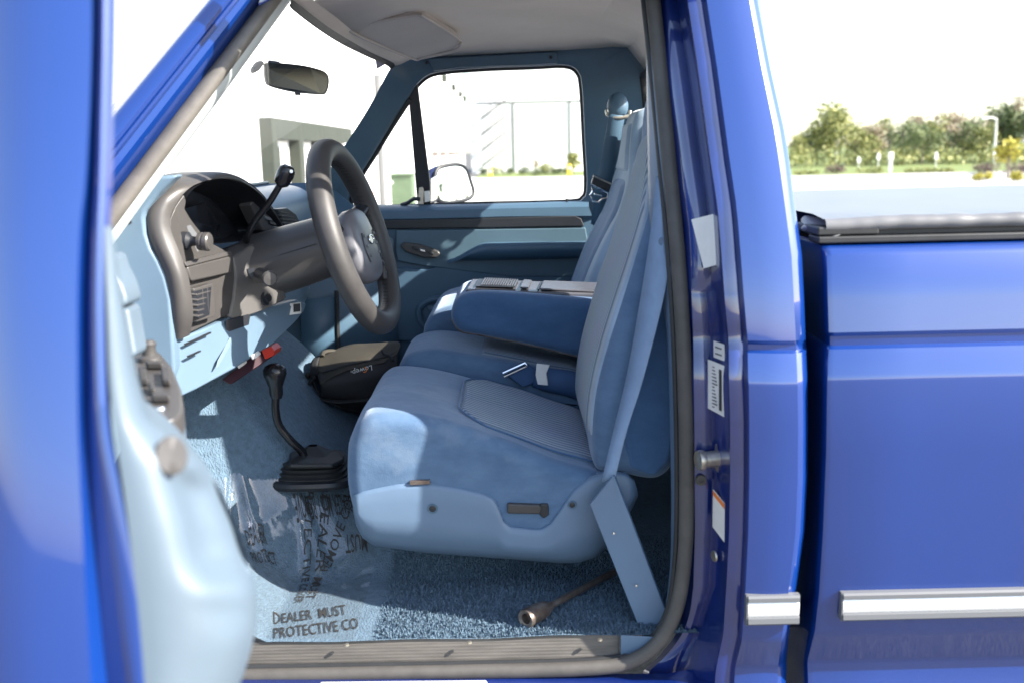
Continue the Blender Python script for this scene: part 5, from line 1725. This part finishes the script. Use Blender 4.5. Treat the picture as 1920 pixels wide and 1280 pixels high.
def gp(px, d):
    """a spot on the ground at the distance d straight ahead"""
    return Vector((gx(px, d), d - 1.85, 0))


def zof(px, py, d):
    return 1.59 + (hor(px) - py) / FPX * d


def leaves(name, blobs, n, size, mat, parent, seed, flat=.6):
    rr = random.Random(seed)
    tot = sum(b[3] * b[3] for b in blobs)
    v, f = [], []
    for (bx, by, bz, br, sq) in blobs:
        k = int(n * br * br / tot)
        for i in range(k):
            d = Vector((rr.gauss(0, 1), rr.gauss(0, 1), rr.gauss(0, 1))).normalized()
            q = br * (rr.random() ** .45) * (1 + .25 * noise.noise(Vector((bx + d.x * 2, by + d.y * 2, bz + d.z * 2))))
            c = Vector((bx, by, bz)) + Vector((d.x * q, d.y * q, d.z * q * sq))
            s = size * rr.uniform(.5, 1.3)
            a = Vector((rr.gauss(0, 1), rr.gauss(0, 1), rr.gauss(0, flat))).normalized()
            b = a.cross(Vector((rr.gauss(0, 1), rr.gauss(0, 1), rr.gauss(0, 1)))).normalized()
            j = len(v)
            v += [c - a * s, c + b * s * .6, c + a * s, c - b * s * .6]
            f.append((j, j + 1, j + 2, j + 3))
    return mk(name, v, f, mat, parent, smooth=False, recalc=False)


def tree(px, ytop, wpx, d, mat, label, seed, name='tree', n=1250, bark=None, lean=0.0, group='trees along the far edge of the lot', base=None, low=.25):
    rr = random.Random(seed)
    b = base if base is not None else gp(px, d)
    h = zof(px, ytop, d)
    w = wpx / FPX * d / 2
    t = root(name, b, label, 'tree', group)
    lim = []
    trunk_pts = [b, b + Vector((lean * .3, 0, h * .4)), b + Vector((lean, rr.uniform(-.2, .2), h * .85))]
    r0 = max(.05, h * .018)
    verts_all = []
    # trunk and limbs grown as one mesh
    bmv, bmf = [], []

    def limb(p, q, ra, rb, sg=6):
        a, c = frame_at(q - p)
        k = len(bmv)
        for (pt, r) in ((p, ra), ((p + q) / 2 + Vector((rr.gauss(0, .03), rr.gauss(0, .03), 0)) * (q - p).length, (ra + rb) / 2), (q, rb)):
            for s in range(sg):
                an = 2 * pi * s / sg
                bmv.append(pt + (a * cos(an) + c * sin(an)) * r)
        for i in range(2):
            for s in range(sg):
                s2 = (s + 1) % sg
                bmf.append((k + i * sg + s, k + i * sg + s2, k + (i + 1) * sg + s2, k + (i + 1) * sg + s))

    limb(trunk_pts[0], trunk_pts[1], r0, r0 * .75)
    limb(trunk_pts[1], trunk_pts[2], r0 * .75, r0 * .2)
    blobs = []
    for i in range(14):
        f = low + (.97 - low) * (i + rr.random()) / 14
        p = trunk_pts[0].lerp(trunk_pts[2], f)
        a = rr.uniform(0, 2 * pi)
        ln = w * rr.uniform(.45, 1.0) * (1.15 - .6 * f)
        q = p + Vector((cos(a) * ln, sin(a) * ln, ln * rr.uniform(.2, .8)))
        q.z = min(q.z, h * .98)
        limb(p, q, r0 * .35 * (1.2 - f), r0 * .08)
        for jj in range(2):
            q2 = p.lerp(q, rr.uniform(.5, .9)) + Vector((rr.gauss(0, .3), rr.gauss(0, .3), rr.uniform(.1, .5))) * ln
            limb(p.lerp(q, .55), q2, r0 * .14, r0 * .04)
        if mat is not None:
            blobs.append((q.x, q.y, q.z - w * .05, w * rr.uniform(.34, .6), .85))
    if mat is not None:
        blobs.append((b.x + lean, b.y, h - w * .42, w * .42, .9))
        blobs.append((b.x, b.y, h * .55, w * .6, 1.0))
    mk('trunk', bmv, bmf, bark or M['bark'], t)
    if mat is not None:
        leaves('crown', blobs, n, max(.10, w * .085), mat, t, seed)
    return t


def shrub(px, ytop, ybase, wpx, mat, label, seed, name='shrub', n=500, group='shrubs along the kerb', long=False, flat_top=False):
    d = FPX * 1.59 / (ybase - hor(px))
    b = gp(px, d)
    h = (ybase - ytop) / FPX * d
    w = wpx / FPX * d / 2
    rr = random.Random(seed)
    t = root(name, b, label, 'shrub', group)
    blobs = []
    k = 7 if not long else 12
    for i in range(k):
        x = b.x + (rr.uniform(-.75, .75) if not long else (-.9 + 1.8 * i / (k - 1))) * w
        r = h * (.52 if flat_top else rr.uniform(.4, .55))
        blobs.append((x, b.y + rr.uniform(-.4, .4) * min(w, h), h * (.55 if flat_top else rr.uniform(.4, .62)), r, .9))
    leaves('foliage', blobs, n, max(.05, h * .085), mat, t, seed)
    stems, fs = [], []
    for i in range(5):
        x = b.x + rr.uniform(-.6, .6) * w
        j = len(stems)
        r = h * .02
        for z in (0, h * .5):
            for a in range(4):
                stems.append(Vector((x + r * cos(a * pi / 2), b.y + r * sin(a * pi / 2), z)))
        for a in range(4):
            fs.append((j + a, j + (a + 1) % 4, j + 4 + (a + 1) % 4, j + 4 + a))
    mk('stem', stems, fs, M['bark'], t, smooth=False)
    return t


G, YL, TN = M['leaf_green'], M['leaf_yellow'], M['leaf_tan']
tree(1497, 256, 52, 78, YL, 'small pale green tree at the left end of the tree line, beside the cab', 1, n=1100)
tree(1530, 238, 71, 81, G, 'rounded green tree just left of the tallest full crown', 2)
tree(1573, 203, 105, 79, YL, 'tall full yellow green tree rising highest left of the bare trunks', 3, n=2200)
tree(1600, 236, 75, 73, YL, 'lower yellow green tree in front of the tall full crown', 4)
tree(1630, 232, 57, 76, TN, 'thin tan tree left of the tall bare tree', 5, n=1300)
tree(1663, 190, 50, 74, None, 'tall bare pale tree standing above the tree line', 6, bark=M['bark_pale'])
tree(1688, 226, 64, 74, G, 'dense green tree right of the tall bare tree', 7)
tree(1712, 214, 62, 78, TN, 'sparse tan tree with many twigs near the middle of the tree line', 8, n=1300, bark=M['bark_pale'])
tree(1742, 224, 69, 77, YL, 'pale yellow green tree behind the clipped hedge', 9)
tree(1775, 210, 69, 79, TN, 'tan budding tree right of the clipped hedge', 10, n=1300, bark=M['bark_pale'])
tree(1803, 222, 66, 74, G, 'green tree in the gap left of the street lamp', 11)
tree(1832, 240, 66, 73, YL, 'low bright green tree directly left of the tall street lamp', 12)
tree(1868, 194, 89, 76, G, 'big dark green tree behind the tall street lamp', 13, n=2200)
tree(1896, 166, 39, 75, TN, 'very tall thin tree with a small tuft on top', 14, n=260, low=.8)
tree(1918, 200, 80, 73, G, 'dark green tree at the right edge of the picture', 15, n=1900)
tree(1955, 185, 92, 75, YL, 'green tree just past the right edge of the picture', 16)
tree(1648, 222, 60, 80, YL, 'airy yellow green tree filling the gap left of the tall bare tree', 31)
tree(1725, 232, 66, 70, G, 'dark green tree low behind the white sign above the clipped hedge', 32)
tree(1790, 230, 60, 82, TN, 'tan tree half hidden right of the tan budding tree', 33, n=1300)
tree(1850, 215, 60, 84, TN, 'tan tree just left of the pole of the tall street lamp', 34, n=1300)
tree(1510, 246, 50, 84, G, 'dark green tree second from the left end of the tree line', 35)
# undergrowth below the trees: nobody could count it
ug = []
ru = random.Random(3)
for i in range(60):
    px = 1480 + i * 8.5
    p = gp(px, 71 + ru.uniform(-2, 4))
    ug.append((p.x, p.y, .55, ru.uniform(.5, 1.0), .8))
und = leaves('undergrowth', ug, 3600, .13, YL, None, 77)
tag(und, 'dark undergrowth filling the foot of the tree line', 'undergrowth', kind='stuff')

shrub(1512, 318, 328, 46, YL, 'low green hedge at the left end of the kerb next to the cab', 21, name='hedge', long=True, flat_top=True)
shrub(1562, 308, 327, 44, M['leaf_purple'], 'rounded purple shrub near the left end of the kerb', 22)
shrub(1630, 309, 328, 56, YL, 'loose green shrub left of the white utility box', 23)
shrub(1742, 313, 327, 92, YL, 'long clipped yellow green hedge in the middle of the lawn edge', 24, name='hedge', long=True, flat_top=True, n=1100)
shrub(1845, 302, 326, 50, M['leaf_purple'], 'purple shrub at the foot of the yellow sapling, left of its stem', 25)
shrub(1905, 303, 328, 46, M['leaf_purple'], 'purple shrub right of the yellow sapling', 26)
shrub(1842, 321, 338, 40, M['leaf_bright'], 'low yellow shrub in front of the purple one', 27)
shrub(1908, 320, 338, 40, M['leaf_bright'], 'low yellow shrub at the right edge of the picture', 28)
tree(1886, 258, 56, 42, M['leaf_bright'], 'bright yellow sapling in front of the street lamp', 30, name='sapling', n=420, group=None, low=.45)


def lamp(px, ytop, d, arm, label):
    b = gp(px, d)
    h = zof(px, ytop, d)
    t = root('street_lamp', b, label, 'street lamp', 'street lamps of the lot')
    tube('pole', [b, b + Vector((0, 0, h))], [.11, .07], M['pole'], t, seg=10)
    tube('arm', [b + Vector((0, 0, h)), b + Vector((arm * .5, 0, h + .12)), b + Vector((arm, 0, h + .1))], .06, M['pole'], t, seg=8)
    box('lamp_head', b + Vector((arm * 1.25, 0, h + .08)), (abs(arm) * .6, .3, .16), M['white_sign'], t, bev=.03)
    return t


lamp(1858, 226, 70, -.65, 'tall white street lamp in front of the big dark green tree')
lamp(1565, 264, 95, -.5, 'shorter street lamp in front of the tall full yellow green tree')


def sign(px, y0, y1, d, wpx, label):
    b = gp(px, d)
    z1, z0 = zof(px, y0, d), zof(px, y1, d)
    t = root('lot_sign', b, label, 'sign', 'white signs along the lot edge')
    tube('post', [b, b + Vector((0, 0, z1 - .05))], .035, M['pole'], t, seg=8)
    wd_ = wpx / FPX * d / 2
    slab('sign_panel', [b + Vector((x, -.05, z)) for x, z in ((-wd_, z0), (wd_, z0), (wd_, (z0 + z1) / 2), (wd_ * .5, z1), (-wd_ * .5, z1), (-wd_, (z0 + z1) / 2))], (0, .03, 0), M['white_sign'], t, bev=.005)
    return t


sign(1608, 294, 304, 62, 6, 'small white sign on a post left of the loose green shrub')
sign(1644, 287, 299, 62, 6, 'white sign on a post left of the white utility box')
sign(1751, 285, 298, 62, 6, 'white sign on a post above the clipped hedge')
sign(1860, 282, 298, 62, 10, 'white sign at the foot of the tall street lamp')
ub = gp(1667, 55)
u = root('utility_box', ub, 'white utility cabinet on a stem left of the clipped hedge', 'utility box')
box('cabinet', ub + Vector((0, 0, .86)), (.24, .22, .42), M['white_sign'], u, bev=.03)
box('pedestal', ub + Vector((0, 0, .325)), (.16, .14, .65), M['white_sign'], u, bev=.02)
kb = slab('kerb', [(6, 46.0, 0), (120, 46.0, 0), (120, 46.25, 0), (6, 46.25, 0)], (0, 0, .13), M['concrete'], None, bev=.01)
tag(kb, kind='structure')
ln = plane('lawn', 6, 160, 46.3, 57.8, .008, M['grass'])
plane('lawn', -2.0, 14, 60, 74, .006, M['grass'])

# trees seen only in the mirror, behind the truck
for i, (x, y, hh, w_, mt, lb) in enumerate(((58, -6.5, 6.5, 5, YL, 'yellow green tree behind the truck, left in the door mirror'), (62, -1, 7.5, 6, G, 'dark green tree behind the truck, in the middle of the door mirror'), (60, 5, 7.0, 6, G, 'green tree behind the truck, right in the door mirror'), (64, 11, 6.0, 6, G, 'low green tree behind the truck, far right in the door mirror'))):
    b = Vector((x, y, 0))
    t = root('tree', b, lb, 'tree', 'trees behind the truck')
    tube('trunk', [b, b + Vector((0, 0, hh * .6))], [.16, .07], M['bark'], t, seg=7)
    rr = random.Random(90 + i)
    leaves('crown', [(x + rr.gauss(0, w_ * .25), y + rr.gauss(0, w_ * .25), hh * rr.uniform(.45, .85), w_ * .32, .9) for k in range(8)], 900, .28, mt, t, 90 + i)

# ---- white warehouse along the left, running away from the truck
wx = -2.75
wh = root('white_warehouse', (wx - 6, 36, 0), 'long white warehouse wall running away beyond the passenger side', 'building')
wm = slab('wall', [(wx, 8.8, 0), (wx, 63, 0), (wx - 12, 63, 0), (wx - 12, 8.8, 0)], (0, 0, 8.5), M['white_wall'], wh, bev=0)
slab('parapet', [(wx + .05, 8.7, 8.5), (wx + .05, 63.1, 8.5), (wx - 12.05, 63.1, 8.5), (wx - 12.05, 8.7, 8.5)], (0, 0, .3), M['white_wall'], wh, bev=.02)
slab('corner_joint', [(wx + .004, 62.6, 0), (wx + .03, 62.6, 0), (wx + .03, 62.8, 0), (wx + .004, 62.8, 0)], (0, 0, 5.6), M['panel_line'], wh, bev=0)
for px, py in ((821, 138), (843, 154), (860, 170), (872, 182), (880, 190)):
    d = wx * FPX / (px - 960)
    c = Vector((wx + .12, d - 1.85, zof(px, py, d)))
    l_ = box('wall_lamp', c, (.22, .30, .34), M['dock_grey'], wh, bev=.03)
for k in range(4):     # docks with dark posts, seen through the windscreen
    d0 = 11.4 + k * 1.45
    y = d0 - 1.85
    zt = 2.02
    dk = slab('dock_door', [(wx + .003, y + .12, 0), (wx + .02, y + .12, 0), (wx + .02, y + 1.25, 0), (wx + .003, y + 1.25, 0)], (0, 0, zt - .25), M['white_wall'], wh, bev=0)
    slab('dock_post', [(wx + .003, y - .12, 0), (wx + .15, y - .12, 0), (wx + .15, y + .12, 0), (wx + .003, y + .12, 0)], (0, 0, zt), M['dock_grey'], wh, bev=.01)
    slab('dock_header', [(wx + .003, y + .13, zt - .24), (wx + .15, y + .13, zt - .24), (wx + .15, y + 1.32, zt - .24), (wx + .003, y + 1.32, zt - .24)], (0, 0, .24), M['dock_grey'], wh, bev=.01)
    for j in range(3):
        slab('door_panel', [(wx + .021, y + .30, .3 + j * .5), (wx + .028, y + .30, .3 + j * .5), (wx + .028, y + .75, .3 + j * .5), (wx + .021, y + .75, .3 + j * .5)], (0, 0, .4), M['dock_grey'], dk, bev=0)
for k, (pa, pb_) in enumerate(((820, 832), (834, 847), (849, 862), (863, 871))):
    da, db = wx * FPX / (pa - 960) - 1.85, wx * FPX / (pb_ - 960) - 1.85
    w_ = slab('window', [(wx + .003, da, .5), (wx + .04, da, .5), (wx + .04, db - .5, .5), (wx + .003, db - .5, .5)], (0, 0, 1.15), M['brown_frame'], wh, bev=0)
    for q in (.12, .42, .72):
        a_ = da + (db - .5 - da) * q
        slab('pane', [(wx + .041, a_, .6), (wx + .05, a_, .6), (wx + .05, a_ + (db - da) * .16, .6), (wx + .041, a_ + (db - da) * .16, .6)], (0, 0, .85), M['white_wall'], w_, bev=0)

# ---- far white building with outside stairs
fd = 76.0
fy = fd - 1.85
fb = root('white_hall', (8, fy + 8, 0), 'far white building with outside steel stairs seen through the passenger window', 'building')
x0_, x1_ = gx(893, fd), 11.0
slab('wall', [(x0_, fy, 0), (x1_, fy, 0), (x1_, fy + 16, 0), (x0_, fy + 16, 0)], (0, 0, 8.0), M['white_wall'], fb, bev=0)
zl = zof(1000, 197, fd)
slab('string_course', [(gx(905, fd), fy - .05, zl), (x1_, fy - .05, zl), (x1_, fy - .003, zl), (gx(905, fd), fy - .003, zl)], (0, 0, .12), M['panel_line'], fb, bev=0)
for px in (972, 1075):
    slab('downpipe', [(gx(px, fd) - .06, fy - .08, 0), (gx(px, fd) + .06, fy - .08, 0), (gx(px, fd) + .06, fy - .003, 0), (gx(px, fd) - .06, fy - .003, 0)], (0, 0, zl), M['panel_line'], fb, bev=0)
for k in range(4):
    za, zb = zof(912, 322 - k * 28 - 10, fd), zof(958, 322 - k * 28 - 42, fd)
    xa_, xb_ = gx(912, fd), gx(958, fd)
    fl_ = slab('stair_flight', [(xa_, fy - .9, za), (xb_, fy - .9, zb), (xb_, fy - .9, zb + .16), (xa_, fy - .9, za + .16)], (0, .5, 0), M['panel_line'], fb, bev=0)
    tube('stair_rail', [(xa_, fy - .92, za + .55), (xb_, fy - .92, zb + .55)], .03, M['panel_line'], fl_, seg=6)
    for j in range(6):
        f = (j + .5) / 6
        tube('baluster', [(xa_ + (xb_ - xa_) * f, fy - .92, za + (zb - za) * f + .1), (xa_ + (xb_ - xa_) * f, fy - .92, za + (zb - za) * f + .55)], .02, M['panel_line'], fl_, seg=5)
for i, (px, yt, yb, wp, mt, lb) in enumerate(((913, 318, 327, 12, G, 'tiny dark shrub at the building corner'), (935, 314, 327, 18, YL, 'yellow green shrub below the outside stairs'), (957, 317, 327, 18, G, 'dark shrub right of the outside stairs'), (986, 315, 328, 22, G, 'conical green shrub right of the first downpipe'),
                                              (1014, 318, 329, 22, G, 'low green shrub under the young slender tree'), (1030, 308, 327, 16, YL, 'tall yellow green shrub near the middle of the far wall'), (1045, 317, 326, 20, G, 'clipped green shrub left of the small tree'), (1062, 317, 326, 18, G, 'clipped green shrub touching the yellow post'))):
    shrub(px, yt - 4, yb, wp * 1.2, M['leaf_dark'] if mt is G else mt, lb, 50 + i, n=420, group='shrubs along the far building')
tree(1081, 285, 26, 66, YL, 'small leafy tree at the rear edge of the passenger window', 61, n=700, group=None, low=.3)
tree(1012, 297, 12, 66, TN, 'young slender tree in front of the far white wall', 62, name='sapling', n=60, group=None, low=.5)


def bollard(p, h, label, r=.09):
    t = root('bollard', p, label, 'bollard', 'yellow bollards')
    lathe('post', p, (0, 0, 1), [(0, r), (h - r, r), (h - r * .4, r * .8), (h, 0)], M['yellow'], t, seg=14)
    lathe('band', p + Vector((0, 0, h * .62)), (0, 0, 1), [(0, r * 1.02), (h * .08, r * 1.02)], M['white_sign'], t, seg=14)
    return t


bollard(gp(1073, 62), .75, 'yellow bollard at the foot of the small tree by the far building', .14)
bollard(gp(927, 62), .6, 'yellow bollard below the outside stairs', .12)
bd_ = gp(691, 21)
bollard(bd_, 1.25, 'yellow bollard beside the traffic cone near the green utility cabinet', .10)
tube('downpipe', [Vector((wx + .1, 19.3, 0)), Vector((wx + .1, 19.3, 3.2))], .07, M['panel_line'], wh, seg=8)
cb = gp(706, 20)
cn = root('traffic_cone', cb, 'orange traffic cone left of the green utility cabinet', 'traffic cone')
lathe('cone_body', cb, (0, 0, 1), [(.03, .17), (.06, .16), (.85, .03), (.87, .0)], M['cone'], cn, seg=16)
lathe('cone_band', cb + Vector((0, 0, .45)), (0, 0, 1), [(0, .105), (.15, .082)], M['white_sign'], cn, seg=16)
box('cone_base', cb + Vector((0, 0, .018)), (.42, .42, .036), M['cone'], cn, bev=.01)
tb = gp(748, 24)
tr_ = root('transformer_cabinet', tb, 'green utility transformer cabinet behind the vent window', 'utility cabinet')
hz = zof(745, 328, 24)
box('cabinet', tb + Vector((0, 0, hz / 2)), (.95, .9, hz), M['util_green'], tr_, bev=.02)
box('cabinet_lid', tb + Vector((-.0, -.02, hz + .02)), (1.0, .96, .05), M['util_green'], tr_, bev=.015)
box('door_leaf', tb + Vector((.22, -.462, hz * .48)), (.46, .02, hz * .8), M['util_green'], tr_, bev=.005)
box('door_leaf', tb + Vector((-.24, -.462, hz * .48)), (.42, .02, hz * .8), M['util_green'], tr_, bev=.005)
box('notice', tb + Vector((-.02, -.476, hz * .86)), (.10, .004, .07), M['white_sign'], tr_, bev=0)
